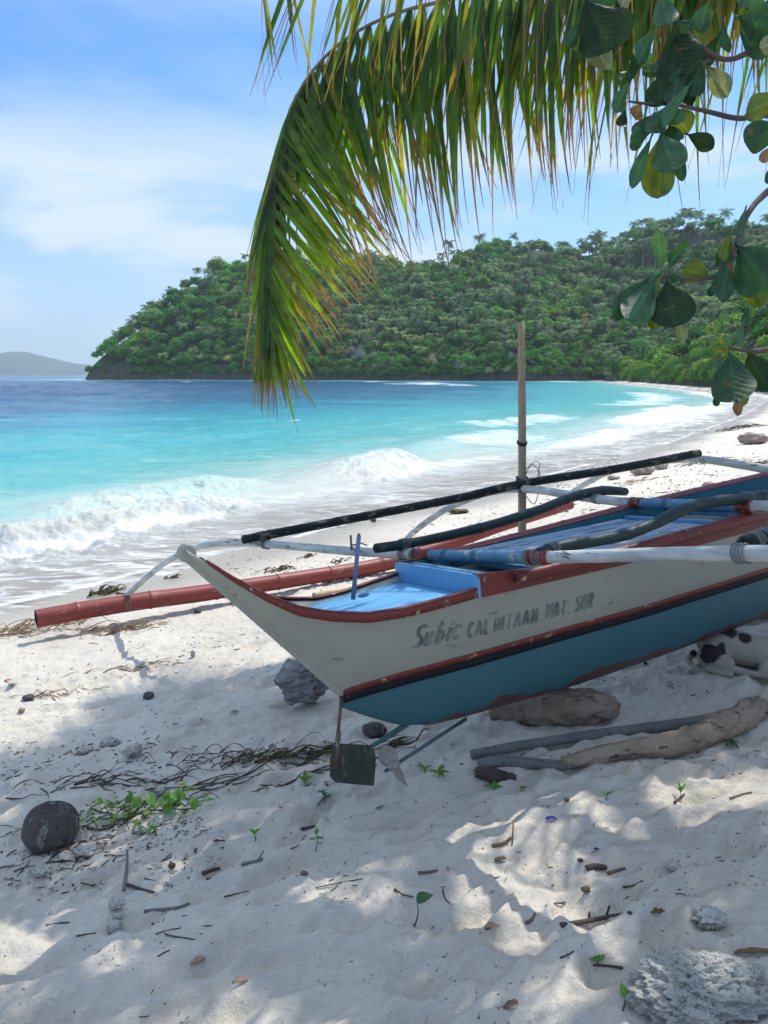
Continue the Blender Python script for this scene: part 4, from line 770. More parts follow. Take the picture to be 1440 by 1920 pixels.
# bamboo mooring pole on the sea side, tied to the outer pole
e = empty('bamboo_pole', (0, 0, 0), 'tall upright weathered bamboo pole planted behind the boat and tied to its outer pole', 'pole')
PT = hit(985, 906, BO+AX[1]*1.62, AX[1]); Dp = (PT-Cc)@cf+.09; M_bam = paint('weathered_bamboo', (.38, .285, .185), (.20, .15, .10), scale=9, rough=.6, chip=(.07, .06, .05), chipamt=.62, chipscale=10, bump=.15, stretch=(6, 6, .6))
top = at(977, 604, Dp); mid = at(979, 800, Dp); low = at(979, 1000, Dp); bot = low+(low-mid)/np.linalg.norm(low-mid)*(low[2]-float(gz(low[0], low[1]))+.15); e.location = tuple(bot)
mb = MB(); tube(mb, [p-bot for p in (top, at(978, 700, Dp), mid, low, bot)], [.026, .030, .032, .033, .034], seg=16, nodes=.52, seed=3, caps=True); cp = mb.build('culm', M_bam, e)
def coil(P, r, turns, wid, mat, par, nm='lashing', rr__=.004, axis=(0, 0, 1), sp_=.35):
    mb = MB(); q = []
    for i in range(turns*14): a = i/14*2*math.pi; q.append((P[0]+math.cos(a)*r*(1+random.uniform(-.08, .12)), P[1]+math.sin(a)*r*(1+random.uniform(-.08, .12)), P[2]+wid*(i/(turns*14)-.5)+random.uniform(-.004, .004)+sp_*r*math.sin(a)))
    tube(mb, q, rr__, seg=5, n=len(q)*2); return mb.build(nm, mat, par)
coil(at(979, 905, Dp)-bot, .046, 8, .09, M_drope, e, rr__=.006); coil(at(979, 830, Dp)-bot, .037, 4, .025, M_drope, e, rr__=.004)
mb = MB(); tube(mb, [at(*p, Dp-.08)-bot for p in ((985, 880), (1000, 872), (1012, 890), (1008, 930), (1000, 945), (986, 930))], .0035, seg=5, n=40); tube(mb, [at(*p, Dp-.08)-bot for p in ((990, 900), (1004, 905), (1012, 870), (998, 868), (985, 890))], .003, seg=5, n=30); mb.build('loose_cord', M_drope, e)
# ================================================================ COCONUT FRONDS hanging in front
M_fr, t = new_mat('frond_green'); n = t.nodes.new; l = t.links.new; o = n('ShaderNodeOutputMaterial'); b = n('ShaderNodeBsdfPrincipled'); b.inputs['Roughness'].default_value = .42; b.inputs['Specular IOR Level'].default_value = .5
a = n('ShaderNodeAttribute'); a.attribute_name = 'tint'; tr = n('ShaderNodeBsdfTranslucent'); mu = n('ShaderNodeMix'); mu.data_type = 'RGBA'; mu.blend_type = 'MULTIPLY'; mu.inputs[0].default_value = 1; mu.inputs[7].default_value = (5.0, 4.2, .5, 1)
tcn = n('ShaderNodeTexCoord'); zz = n('ShaderNodeTexNoise'); zz.inputs['Scale'].default_value = 14; zz.inputs['Detail'].default_value = 6; l(tcn.outputs['Object'], zz.inputs['Vector']); mr = n('ShaderNodeMapRange'); mr.inputs['From Min'].default_value = .3; mr.inputs['From Max'].default_value = .7; mr.inputs['To Min'].default_value = .65; mr.inputs['To Max'].default_value = 1.25; l(zz.outputs[0], mr.inputs[0])
vm = n('ShaderNodeVectorMath'); vm.operation = 'SCALE'; l(a.outputs['Color'], vm.inputs[0]); l(mr.outputs[0], vm.inputs['Scale'])
l(vm.outputs[0], b.inputs[0]); l(vm.outputs[0], mu.inputs[6]); l(mu.outputs[2], tr.inputs[0]); ms = n('ShaderNodeMixShader'); ms.inputs[0].default_value = .52; l(b.outputs[0], ms.inputs[1]); l(tr.outputs[0], ms.inputs[2]); l(ms.outputs[0], o.inputs[0])
M_rach = paint('frond_stalk', (.20, .17, .07), (.10, .10, .04), scale=12, rough=.5, bump=.1)
palm = empty('coconut_palm', (3.6, 2.4, float(gz(3.6, 2.4))), 'tall coconut palm out of frame whose big green frond droops down over the sea view', 'palm tree')
pl = np.array(palm.location)
def addrel(mb, name, mat, par, attr=False, smooth=True):
    mb.v = [tuple(np.array(p)-pl) for p in mb.v]; return mb.build(name, mat, par, smooth, attr)
mb = MB(); tube(mb, [(3.6, 2.4, -.2), (3.6, 2.5, 2.2), (3.4, 2.7, 3.8), (3.2, 2.9, 4.9)], [.20, .15, .13, .12], seg=14, n=40, rough=.12); addrel(mb, 'trunk', M_palmbark, palm)
def frond(name, spec, Nl, table, label=None, dead=.3, fseed=1, dspread=.25, wmax=.027, yel=.07):
    """spec: rachis as (px, py, depth); table rows: u, inner dir, inner len px, outer dir, outer len px"""
    rr = random.Random(fseed); Pr = resample(np.array([at(*s_) if len(s_) == 3 else s_[0] for s_ in spec]), 80)
    mb = MB(); tube(mb, Pr, [.022-.019*i/79 for i in range(80)], seg=8, n=80); rc = addrel(mb, name, M_rach, palm); 
    if label: rc['label'] = label
    mb = MB(); U = [r_[0] for r_ in table]
    right, dn, fw = cr_, -cu, cf
    for i in range(Nl):
        u = (i+rr.random())/Nl; P0 = Pr[min(int(u*79), 79)]; D = (P0-Cc)@cf
        for sd in (0, 1):
            g = lambda k: np.interp(u, U, [r_[1+sd*3+k] for r_ in table])
            dx, dy, ln = g(0), g(1), g(2)
            if ln < 10: continue
            ln = ln*rr.uniform(.74, 1.12)/F*D; dx += rr.gauss(0, .10); dy += rr.gauss(0, .06); dz = rr.uniform(-dspread, dspread)+(.18 if sd else -.05)
            d = dx*right+dy*dn+dz*fw; d /= np.linalg.norm(d); k = 9; p = P0.copy(); pts = []
            tg = Pr[min(int(u*79)+1, 79)]-Pr[max(int(u*79)-1, 0)]; tg /= np.linalg.norm(tg)
            bend = right*((.34 if u < .72 else .2)+rr.gauss(0, .09) if sd == 0 else .05+rr.gauss(0, .12)); gv = np.array([0, 0, -1.])*rr.uniform(.16, .5)*(1 if u < .72 else .4); wl = rr.uniform(.75, 1.15)*wmax*(1-.35*u)
            if u < .96: d = d+tg*.45; d /= np.linalg.norm(d)
            for j in range(k+1): pts.append(p.copy()); d = d+gv*.14*(.4+j/k)+bend*.10*(j/k)-tg*.05*(j < 3); d /= np.linalg.norm(d); p = p+d*ln/k
            pts = np.array(pts); T_ = np.gradient(pts, axis=0); T_ /= np.linalg.norm(T_, axis=1)[:, None]
            sn = np.cross(T_, fw+rr.gauss(0, .45)*right+rr.gauss(0, .3)*dn); sn /= np.linalg.norm(sn, axis=1)[:, None]; fn = np.cross(T_, sn)
            isdead = rr.random() < dead*(1 if u < .75 else .5); yl = rr.random() < yel
            gcol = np.array((.042, .10, .02))*rr.uniform(.65, 1.3) if not yl else np.array((.13, .14, .022)); bcol = np.array((.14, .095, .06))*rr.uniform(.6, 1.3)
            if label and 'arching' in label and u > .74 and sd == 0 and not yl: gcol = np.array((.095, .175, .018))*rr.uniform(.6, 1.25)  # brighter leaflet colour in the fan stands in for sun shining through
            tipb = rr.uniform(.55, .9) if not isdead else rr.uniform(.0, .3)
            V_ = []; Cl = []
            for j in range(k+1):
                t_ = j/k; w0 = wl*(min(1, .45+t_*4))*(1-t_)**.55*(1 if not isdead else .5); w0 = max(w0 if t_ < tipb else w0*.5, .0011)
                c = gcol if t_ < tipb else bcol; c = tuple(c)
                V_ += [pts[j]-sn[j]*w0, pts[j]+fn[j]*w0*.38, pts[j]+sn[j]*w0]; Cl += [c]*3
            mb.add(V_, [(3*j+q, 3*j+q+1, 3*j+q+4, 3*j+q+3) for j in range(k) for q in (0, 1)], Cl)
    addrel(mb, 'leaflets', M_fr, rc, True)
    return rc
CR1 = ((3.2, 2.9, 4.9),)
T1 = [(0, .15, 1, 340, -.1, 1, 260), (.45, .26, 1, 350, .05, 1, 260), (.61, .34, .95, 430, 0.08, 1, 300), (.66, .38, .92, 430, 0, 1, 300), (.70, .46, .88, 420, -.10, .99, 300), (.74, .56, .82, 400, -.14, .99, 300), (.78, .72, .72, 370, -.14, .98, 320), (.825, .84, .6, 330, -.10, .99, 310), (.87, .82, .62, 280, -.10, .99, 290), (.91, .70, .74, 240, -.08, .99, 250), (.95, .5, .88, 200, -.06, 1, 210), (1, .15, 1, 170, 0, 1, 170)]
frond('frond', [CR1, (1700, -420, 2.9), (1400, -180, 3.2), (1180, -90, 3.5), (1000, -40, 3.7), (860, -5, 3.85), (740, 26, 4.0), (650, 72, 4.05), (582, 138, 4.1), (540, 218, 4.1), (516, 320, 4.1), (505, 420, 4.1), (500, 520, 4.1), (503, 590, 4.1), (516, 650, 4.1)], 400, T1, 'large arching frond, tip hanging over the sea', .16, 2)
T2 = [(0, .2, 1, 420, .1, 1, 420), (.35, .2, 1, 400, .1, 1, 420), (.55, .18, 1, 330, .1, 1, 330), (.75, .15, 1, 290, 0, 1, 270), (.9, .05, 1, 260, -.08, 1, 250), (1, -.05, 1, 230, -.1, 1, 210)]
frond('frond', [CR1, (1750, -380, 2.7), (1450, -230, 3.0), (1200, -150, 3.2), (1000, -110, 3.3), (800, -90, 3.45), (650, -85, 3.6), (540, -70, 3.65), (480, -40, 3.7)], 100, T2, 'browning frond mostly above the frame', .55, 7, .3, .019, .3)
T3 = [(0, .25, 1, 430, .1, 1, 430), (.5, .22, 1, 460, .1, 1, 430), (.8, .25, 1, 430, .1, 1, 400), (1, .2, 1, 330, 0, 1, 300)]
frond('frond', [CR1, (1800, -300, 3.6), (1500, -140, 4.0), (1300, -60, 4.3), (1120, -70, 4.6), (980, -90, 4.8), (880, -60, 4.9)], 80, T3, None, .5, 12, .4, .017, .15)
# more fronds of the same palm above the frame: they cast the streaked shade on the sand at the left
def hidden_frond(P, fseed, ln=1.0):
    rr = random.Random(fseed); Pr = resample(np.array(P, float), 60); mb = MB(); tube(mb, Pr, [.03-.024*i/59 for i in range(60)], seg=6, n=60); rc = addrel(mb, 'frond', M_rach, palm); mb = MB()
    for i in range(100):
        u = (i+.5)/100; j = min(int(u*59), 58); P0 = Pr[j]; tg = Pr[j+1]-Pr[j]; tg /= np.linalg.norm(tg); sdv = np.cross(tg, (0, 0, 1)); sdv /= np.linalg.norm(sdv)
        for sd in (-1, 1):
            d = sdv*sd+tg*.55+np.array([0, 0, -.15]); d /= np.linalg.norm(d); L_ = ln*(1-.35*u)*rr.uniform(.85, 1.1)*(1 if u < .85 else (1-u)/.15*.6+.4); p = P0.copy(); pts = []
            for q in range(6): pts.append(p.copy()); d = d+np.array([0, 0, -.13]); d /= np.linalg.norm(d); p = p+d*L_/5
            pts = np.array(pts); T_ = np.gradient(pts, axis=0); T_ /= np.linalg.norm(T_, axis=1)[:, None]; sn = np.cross(T_, (0, 0, 1)); sn /= np.linalg.norm(sn, axis=1)[:, None]; V_ = []
            for q in range(6): w0 = .026*(1-(q/5)**2)+.002; V_ += [pts[q]-sn[q]*w0, pts[q]+sn[q]*w0]
            g = tuple(np.array((.045, .085, .02))*rr.uniform(.7, 1.2)); mb.add(V_, [(2*q, 2*q+1, 2*q+3, 2*q+2) for q in range(5)], g)
    addrel(mb, 'leaflets', M_fr, rc, True)
def up(px, py, h):
    """the point h metres up the sun's line from the ground seen at a photo pixel"""
    P = gpx(px, py); return P+S/S[2]*h
palm = empty('coconut_palm', (5.2, 7.9, float(gz(5.2, 7.9))), 'second coconut palm out of frame to the right, its fronds streaking the sand with shade', 'palm tree'); pl = np.array(palm.location)
mb = MB(); tube(mb, [(5.2, 7.9, -.2), (5.2, 7.8, 2.4), (5.0, 7.7, 4.6), (4.6, 7.6, 6.6)], [.20, .15, .13, .12], seg=14, n=40, rough=.12); addrel(mb, 'trunk', M_palmbark, palm)
crn = np.array((4.6, 7.6, 6.6))
for i, (a_, b_) in enumerate((((330, 1290), (120, 1385)), ((420, 1320), (60, 1450)), ((300, 1420), (-100, 1440)))):
    A_, B_ = up(*a_, 6.6), up(*b_, 6.0-.15*i); hidden_frond([crn, (crn+A_)/2+np.array([0, 0, .9]), A_+np.array([0, 0, .3]), (A_+B_)/2, B_], 20+i)
for i in range(3):
    a_ = R(-60+i*50); hidden_frond([crn, crn+np.array([math.cos(a_)*1.2, math.sin(a_)*1.2+.3, .9]), crn+np.array([math.cos(a_)*2.6, math.sin(a_)*2.6, .5]), crn+np.array([math.cos(a_)*3.6, math.sin(a_)*3.6, -.8])], 40+i)

# ================================================================ BROADLEAF SHORE TREE: leaves hanging in at the upper right, crown shading the sand
M_bl, t = new_mat('shore_tree_leaf'); n = t.nodes.new; l = t.links.new; o = n('ShaderNodeOutputMaterial'); b = n('ShaderNodeBsdfPrincipled'); b.inputs['Roughness'].default_value = .5; b.inputs['Specular IOR Level'].default_value = .35
a = n('ShaderNodeAttribute'); a.attribute_name = 'tint'; tcn = n('ShaderNodeTexCoord'); zz = n('ShaderNodeTexNoise'); zz.inputs['Scale'].default_value = 26; zz.inputs['Detail'].default_value = 7; l(tcn.outputs['Object'], zz.inputs['Vector'])
mr = n('ShaderNodeMapRange'); mr.inputs['From Min'].default_value = .3; mr.inputs['From Max'].default_value = .7; mr.inputs['To Min'].default_value = .72; mr.inputs['To Max'].default_value = 1.3; l(zz.outputs[0], mr.inputs[0]); vm = n('ShaderNodeVectorMath'); vm.operation = 'SCALE'; l(a.outputs['Color'], vm.inputs[0]); l(mr.outputs[0], vm.inputs['Scale'])
mu = n('ShaderNodeMix'); mu.data_type = 'RGBA'; mu.blend_type = 'MULTIPLY'; mu.inputs[0].default_value = 1; mu.inputs[7].default_value = (2.6, 2.4, .55, 1); tr = n('ShaderNodeBsdfTranslucent')
z5 = n('ShaderNodeTexNoise'); z5.inputs['Scale'].default_value = 17; z5.inputs['Detail'].default_value = 5; l(tcn.outputs['Object'], z5.inputs['Vector']); m5 = n('ShaderNodeMapRange'); m5.inputs['From Min'].default_value = .66; m5.inputs['From Max'].default_value = .70; l(z5.outputs[0], m5.inputs[0]); x5 = n('ShaderNodeMix'); x5.data_type = 'RGBA'; x5.inputs[7].default_value = (.11, .075, .03, 1); l(m5.outputs[0], x5.inputs[0]); l(vm.outputs[0], x5.inputs[6]); l(x5.outputs[2], b.inputs[0]); l(x5.outputs[2], mu.inputs[6]); l(mu.outputs[2], tr.inputs[0]); ms = n('ShaderNodeMixShader'); ms.inputs[0].default_value = .3; l(b.outputs[0], ms.inputs[1]); l(tr.outputs[0], ms.inputs[2]); l(ms.outputs[0], o.inputs[0])
bpn = n('ShaderNodeBump'); bpn.inputs['Strength'].default_value = .3; bpn.inputs['Distance'].default_value = .003; l(zz.outputs[0], bpn.inputs['Height']); l(bpn.outputs[0], b.inputs['Normal'])
tree = empty('shore_tree', (4.2, 3.2, float(gz(4.2, 3.2))), 'shore tree at the right whose dark branches hang broad green leaves into the view', 'tree'); tl_ = np.array(tree.location)
def addt(mb, name, mat, par, attr=False, smooth=True):
    mb.v = [tuple(np.array(p)-tl_) for p in mb.v]; return mb.build(name, mat, par, smooth, attr)
mb = MB(); tube(mb, [(4.2, 3.2, -.3), (4.1, 3.3, 1.4), (4.3, 3.7, 2.8), (4.4, 4.2, 4.4), (4.0, 4.9, 6.2)], [.26, .19, .17, .14, .10], seg=16, n=40, rough=.2); trk = addt(mb, 'trunk', M_bark, tree)
def leaf_geo(mb, P0, P1, wid, roll=0, col=(.03, .075, .02), cup=.16, wave=.0, curl=0, seed=0, narrow=0):
    """obovate leaf from base P0 to tip P1, half-width wid, with midrib fold, quilted veins and a wavy rim"""
    P0 = np.array(P0, float); P1 = np.array(P1, float); ax = P1-P0; L_ = np.linalg.norm(ax); ax /= L_; view = (P0+P1)/2-Cc; view /= np.linalg.norm(view)
    sd = np.cross(ax, view); sd /= np.linalg.norm(sd); nn = np.cross(sd, ax); c_, s_ = math.cos(roll), math.sin(roll); sd, nn = sd*c_+nn*s_, nn*c_-sd*s_
    nu, nv = 26, 12; V_ = []; Cl = []; rr = random.Random(seed); ph = rr.uniform(0, 6)
    for i in range(nu+1):
        t_ = i/nu; tt = max(t_-.10, 0)/.90
        prof = (math.sin(math.pi*tt**1.25)**.62 if 0 < tt < 1 else 0)*(1-.25*(1-tt)**2)
        if tt > .9: prof = max(prof, .0)
        hw = max(wid*prof, .0025 if t_ < .12 else .0006)
        for j in range(nv+1):
            v = j/nv*2-1; off = abs(v)*hw*cup*1.6-(.0022*math.cos((tt*9-abs(v)*1.5)*math.pi*2/1.0)*(1-abs(v)**3) if tt > 0 else 0)*(wid/.05)+wave*wid*abs(v)**2*math.sin(t_*9+ph+v)
            p = P0+ax*L_*t_+sd*hw*v*math.cos(cup*abs(v))+nn*(off-curl*L_*(t_-.5)**2+curl*L_*.25)
            V_.append(p); vein = 1+.55*math.exp(-(v/.07)**2)+.22*max(0, math.cos((tt*9-abs(v)*1.5)*math.pi*2))**8
            Cl.append(tuple(np.array(col)*vein*(1-.0*tt)))
    mb.add(V_, [(i*(nv+1)+j, i*(nv+1)+j+1, (i+1)*(nv+1)+j+1, (i+1)*(nv+1)+j) for i in range(nu) for j in range(nv)], Cl)
DK = (.018, .06, .030); DG = (.012, .035, .010); BG = (.035, .10, .055); YG = (.09, .13, .02); GY = (.16, .19, .12); BR = (.16, .10, .06)
def branch(name, pts, radii, leaves, label=None):
    mb = MB(); tube(mb, [at(*p) for p in pts], radii, seg=10, rough=.15); br = addt(mb, name, M_twig, trk if False else tree)
    if label: br['label'] = label
    for k_, (b0, b1, wpx, roll, col, d0, d1, *ex) in enumerate(leaves):
        mb = MB(); Dm = (d0+d1)/2; leaf_geo(mb, at(b0[0], b0[1], d0), at(b1[0], b1[1], d1), wpx/F*Dm, R(roll), col, ex[0] if ex else .18, ex[1] if len(ex) > 1 else .12, ex[2] if len(ex) > 2 else .12, seed=int(b0[0]+b1[1])); addt(mb, 'leaf', M_bl, br, True)
M_twig = paint('twig_bark', (.10, .075, .065), (.05, .04, .038), scale=10, rough=.8, bump=.3)
branch('branch', [(1560, 20, 2.5), (1440, 84, 2.45), (1415, 92, 2.4), (1375, 110, 2.4), (1340, 105, 2.38), (1295, 68, 2.35), (1262, 42, 2.3)], [.022, .012, .010, .0085, .008, .006, .004],
 [((1262, 40), (1300, 50), 14, 20, DK, 2.3, 2.25), ((1385, 30), (1420, 96), 14, 30, DG, 2.4, 2.38), ((1375, 28), (1475, 62), 56, 8, DK, 2.38, 2.3), ((1385, 18), (1425, -30), 30, 10, BG, 2.4, 2.4), ((1355, 30), (1367, 100), 13, 40, DK, 2.4, 2.4), ((1345, 15), (1305, 70), 20, 20, YG, 2.42, 2.4), ((1350, 60), (1322, 128), 16, 30, DG, 2.4, 2.42), ((1330, 0), (1312, 60), 22, 25, BG, 2.38, 2.4), ((1240, -20), (1253, 46), 24, 10, BG, 2.25, 2.2), ((1095, -6), (1150, 92), 60, 5, DG, 2.1, 2.05, .15), ((1095, 30), (1066, 90), 14, 15, DK, 2.12, 2.1), ((1095, 25), (1140, 132), 26, 25, GY, 2.16, 2.14), ((1190, -30), (1165, 12), 16, 20, GY, 2.1, 2.1), ((1190, -25), (1078, 40), 24, 20, DK, 2.15, 2.1), ((1090, 60), (1075, 95), 14, 10, YG, 2.12, 2.12)],
 'topmost branch, its big dark leaves against the sky')
branch('branch', [(1340, 105, 2.4), (1320, 118, 2.38), (1295, 138, 2.36), (1270, 165, 2.34), (1258, 190, 2.32)], [.0075, .0065, .0055, .005, .004],
 [((1262, 42), (1280, 140), 46, -8, DG, 2.36, 2.3, .15), ((1270, 60), (1256, 160), 36, 10, DG, 2.34, 2.3), ((1232, 52), (1195, 118), 20, 25, BG, 2.34, 2.3), ((1228, 55), (1180, 150), 14, 30, DK, 2.36, 2.32), ((1285, 105), (1258, 200), 22, 12, DK, 2.32, 2.26), ((1318, 118), (1366, 180), 21, -10, GY, 2.38, 2.34), ((1300, 105), (1300, 170), 22, 10, DG, 2.36, 2.4), ((1316, 105), (1296, 182), 26, 15, DK, 2.34, 2.34), ((1230, 98), (1195, 122), 14, 10, BG, 2.36, 2.36), ((1255, 135), (1204, 132), 12, 0, DK, 2.35, 2.33), ((1240, 128), (1238, 200), 30, 5, DG, 2.3, 2.28), ((1180, 130), (1164, 152), 12, 10, BG, 2.36, 2.34), ((1255, 150), (1296, 178), 20, 5, DK, 2.38, 2.36), ((1190, 140), (1175, 150), 10, 10, DG, 2.36, 2.34)])
branch('branch', [(1560, 215, 2.5), (1440, 216, 2.45), (1385, 222, 2.4), (1340, 212, 2.38), (1300, 203, 2.34), (1262, 196, 2.3), (1210, 194, 2.3), (1178, 190, 2.3)], [.018, .0095, .0085, .0075, .006, .005, .004, .003],
 [((1238, 240), (1262, 320), 34, 0, BG, 2.26, 2.18, .15), ((1240, 240), (1235, 372), 34, 12, YG, 2.34, 2.32), ((1272, 262), (1280, 340), 13, 20, DK, 2.34, 2.34), ((1285, 250), (1338, 278), 18, -15, DG, 2.32, 2.3), ((1224, 250), (1184, 354), 14, 10, BG, 2.28, 2.26), ((1225, 246), (1182, 268), 22, 20, BG, 2.28, 2.24), ((1228, 210), (1190, 262), 18, 10, DK, 2.3, 2.26), ((1180, 148), (1154, 212), 14, 15, BG, 2.34, 2.32), ((1172, 205), (1165, 238), 12, 10, DG, 2.34, 2.32), ((1255, 190), (1216, 250), 20, -15, BG, 2.26, 2.24), ((1300, 150), (1242, 238), 14, 30, BG, 2.24, 2.2), ((1255, 200), (1292, 248), 28, 10, YG, 2.36, 2.38), ((1260, 195), (1272, 232), 16, 0, BG, 2.28, 2.26), ((1205, 192), (1190, 222), 16, 20, BR, 2.32, 2.32), ((1250, 200), (1232, 160), 12, 0, YG, 2.33, 2.33), ((1232, 215), (1244, 250), 8, 0, YG, 2.3, 2.26), ((1300, 204), (1285, 160), 16, 0, DG, 2.36, 2.36), ((1255, 230), (1262, 268), 24, 10, DK, 2.3, 2.28)],
 'middle branch ending in a drooping bunch of leaves')
branch('branch', [(1560, 200, 2.5), (1500, 230, 2.3), (1470, 235, 2.25)], [.01, .007, .005], [((1480, 175), (1398, 214), 26, 10, YG, 2.3, 2.25), ((1478, 232), (1396, 268), 30, 5, DK, 2.2, 2.16), ((1470, 270), (1424, 302), 12, 10, BR, 2.2, 2.18), ((1475, 285), (1438, 345), 12, 10, DK, 2.2, 2.18), ((1480, 70), (1425, 90), 18, 0, GY, 2.3, 2.3)])
branch('branch', [(1560, 230, 2.3), (1490, 320, 2.25), (1436, 362, 2.2), (1408, 392, 2.16), (1388, 432, 2.12), (1378, 470, 2.1)], [.016, .011, .0095, .0085, .0065, .004],
 [((1376, 452), (1448, 540), 52, 0, DK, 2.1, 2.0, .2), ((1400, 385), (1388, 442), 9, 20, BG, 2.14, 2.1), ((1374, 430), (1357, 492), 15, 25, YG, 2.1, 2.1), ((1368, 450), (1346, 500), 12, 20, BG, 2.12, 2.12), ((1372, 470), (1352, 566), 22, 10, DK, 2.08, 2.04, .2, .3), ((1390, 500), (1432, 572), 24, 10, YG, 2.14, 2.12), ((1420, 520), (1442, 560), 22, 15, GY, 2.16, 2.14), ((1380, 480), (1400, 555), 16, 10, DG, 2.14, 2.12), ((1340, 530), (1330, 556), 8, 10, DK, 2.1, 2.1)], 'branch with the large veined leaf at the right edge')
branch('branch', [(1378, 470, 2.1), (1360, 505, 2.1), (1332, 521, 2.1), (1285, 522, 2.1), (1235, 515, 2.1)], [.0065, .0062, .0058, .005, .004],
 [((1240, 516), (1233, 430), 15, 8, BG, 2.1, 2.06), ((1246, 512), (1288, 452), 12, -25, DK, 2.1, 2.08, .2, .5), ((1335, 520), (1280, 505), 25, 10, YG, 2.12, 2.14), ((1235, 515), (1180, 600), 34, -4, BG, 2.08, 2.0, .25), ((1226, 512), (1152, 598), 22, 25, DK, 2.1, 2.04, .25), ((1250, 518), (1266, 612), 44, 3, DG, 2.06, 2.02, .12), ((1238, 545), (1226, 618), 18, 10, YG, 2.12, 2.1), ((1270, 590), (1283, 642), 12, 10, GY, 2.1, 2.1), ((1243, 514), (1215, 560), 12, 20, YG, 2.09, 2.06), ((1255, 512), (1270, 528), 9, 0, DK, 2.08, 2.06)], 'low branch with the round dark leaf in front of the hill')
branch('branch', [(1600, 610, 2.1), (1500, 640, 2.05), (1440, 655, 2.0), (1412, 658, 1.98), (1368, 652, 1.95)], [.012, .009, .0075, .0065, .005],
 [((1366, 652), (1380, 756), 42, 0, DK, 1.94, 1.86, .16), ((1400, 655), (1442, 732), 34, 10, DG, 2.0, 1.98), ((1395, 600), (1382, 650), 11, 20, BG, 1.98, 1.96), ((1402, 574), (1396, 612), 8, 10, DK, 2.0, 1.98), ((1385, 640), (1345, 645), 12, 10, BG, 1.97, 1.95), ((1366, 655), (1336, 658), 8, 0, YG, 1.95, 1.93), ((1362, 650), (1346, 632), 5, 0, YG, 1.95, 1.93), ((1350, 650), (1344, 690), 10, 20, BG, 1.97, 1.96), ((1350, 735), (1342, 762), 8, 20, DK, 1.93, 1.92), ((1395, 730), (1382, 780), 11, 30, BR, 1.95, 1.94), ((1400, 720), (1392, 762), 10, 10, YG, 1.95, 1.95)], 'lowest branch with the large leaf above the far beach')
for k_, pts in enumerate((((4.3, 3.8, 3.0), (4.6, 3.3, 3.3), (3.2, 2.7, 3.0), at(1600, 150, 2.55)), ((4.2, 3.4, 1.8), (3.4, 2.9, 2.3), (2.4, 2.5, 2.2), at(1562, 220, 2.45)), ((4.2, 3.3, 1.4), (3.2, 2.6, 1.9), (2.2, 2.2, 1.9), at(1600, 612, 2.1)))):
    mb = MB(); tube(mb, pts, [.07, .05, .03, .014], seg=10, rough=.15); addt(mb, 'limb', M_bark, tree)
# crown overhead: leaves fill the sun's lines to the shaded sand, gaps where the photo has sun flecks
FLECK = [(540, 1558, 130, 18, -18), (730, 1535, 78, 15, -10), (625, 1510, 0, 0, 0), (935, 1510, 30, 9, 0), (925, 1552, 75, 15, -8), (1000, 1632, 112, 32, -5), (560, 1640, 42, 9, 0), (470, 1880, 72, 16, -8), (640, 1900, 34, 14, -5), (915, 1898, 110, 24, -8), (1345, 1464, 110, 12, -4), (1035, 1508, 70, 18, -5), (1190, 1515, 38, 12, -10),
 (1115, 1786, 68, 10, -14), (1078, 1826, 30, 12, -20), (1142, 1756, 22, 7, 10), (1330, 1855, 28, 26, 0), (1218, 1868, 14, 14, 0), (1190, 1912, 26, 14, 0), (335, 1620, 80, 12, -14), (215, 1670, 78, 15, -10), (45, 1740, 75, 26, -12), (22, 1806, 44, 18, -15), (112, 1762, 40, 8, -6), (235, 1725, 34, 16, 20), (1362, 1270, 34, 5, -6), (1430, 1418, 14, 12, 0), (860, 1660, 0, 0, 0), (1090, 1690, 26, 8, -10), (1000, 1730, 40, 7, -6), (1390, 1760, 16, 10, 0), (130, 1590, 0, 0, 0), (420, 1600, 50, 9, -14)]
def shaded(px, py):
    edge = np.interp(px, [-300, 0, 250, 256, 330, 420, 520, 600, 760, 900, 1100, 1440, 1900], [1430, 1400, 1356, 1322, 1288, 1262, 1240, 1215, 1150, 1100, 1040, 985, 940])
    m = py > edge
    m &= vn(px/62+9, py/20+4, 55) < .80
    for cx, cy, rx, ry, ang_ in FLECK:
        if rx == 0: continue
        a = R(ang_); dx = px-cx; dy = py-cy; u_ = dx*math.cos(a)+dy*math.sin(a); v_ = -dx*math.sin(a)+dy*math.cos(a); wob = .75+.5*vn(px/38, py/14, 5); m &= ((u_/(rx*1.2+16))**2+(v_/(ry*1.7+20))**2) > wob
    return m
rg2 = np.random.default_rng(77); n0 = 80000
X = rg2.uniform(-3.6, 5.2, n0); Y = rg2.uniform(-.6, 7.0, n0); Z = -.1*np.maximum(-.8*X+.6*Y, 0); P = np.stack([X, Y, Z], -1); v = P-Cc; zc = v@cf; ok = zc > .5; zc = np.where(ok, zc, 1)
px = 720+F*(v@cr_)/zc; py = 960-F*(v@cu)/zc; py = np.where(ok, py, 2200)
sel = shaded(px, py)
inside = (px > -60) & (px < 1500) & (py < 1960)
sel &= inside | (rg2.uniform(size=n0) < .12)
tt = (4.05-P[:, 1])/S[1]; Pf = P+S[None]*tt[:, None]; vf = Pf-Cc; zf = np.maximum(vf@cf, .3); fx = 720+F*(vf@cr_)/zf; fy = 960-F*(vf@cu)/zf      # open sky on the sun's side of the frond
fan = (tt > 0) & (fx > 470) & (fx < 700) & (fy > 260) & (fy < 800); arc = (tt > 0) & (fx > 520) & (fx < 1150) & (fy > -60) & (fy <= 330)
sel &= ~fan; sel &= ~(arc & (rg2.uniform(size=n0) < .55)); P = P[sel]; px = px[sel]; py = py[sel]
hh = rg2.uniform(5.6, 8.4, len(P))+.5*vn(P[:, 0]*1.5, P[:, 1]*1.5, 3)
Lc = P+S[None]/S[2]*hh[:, None]
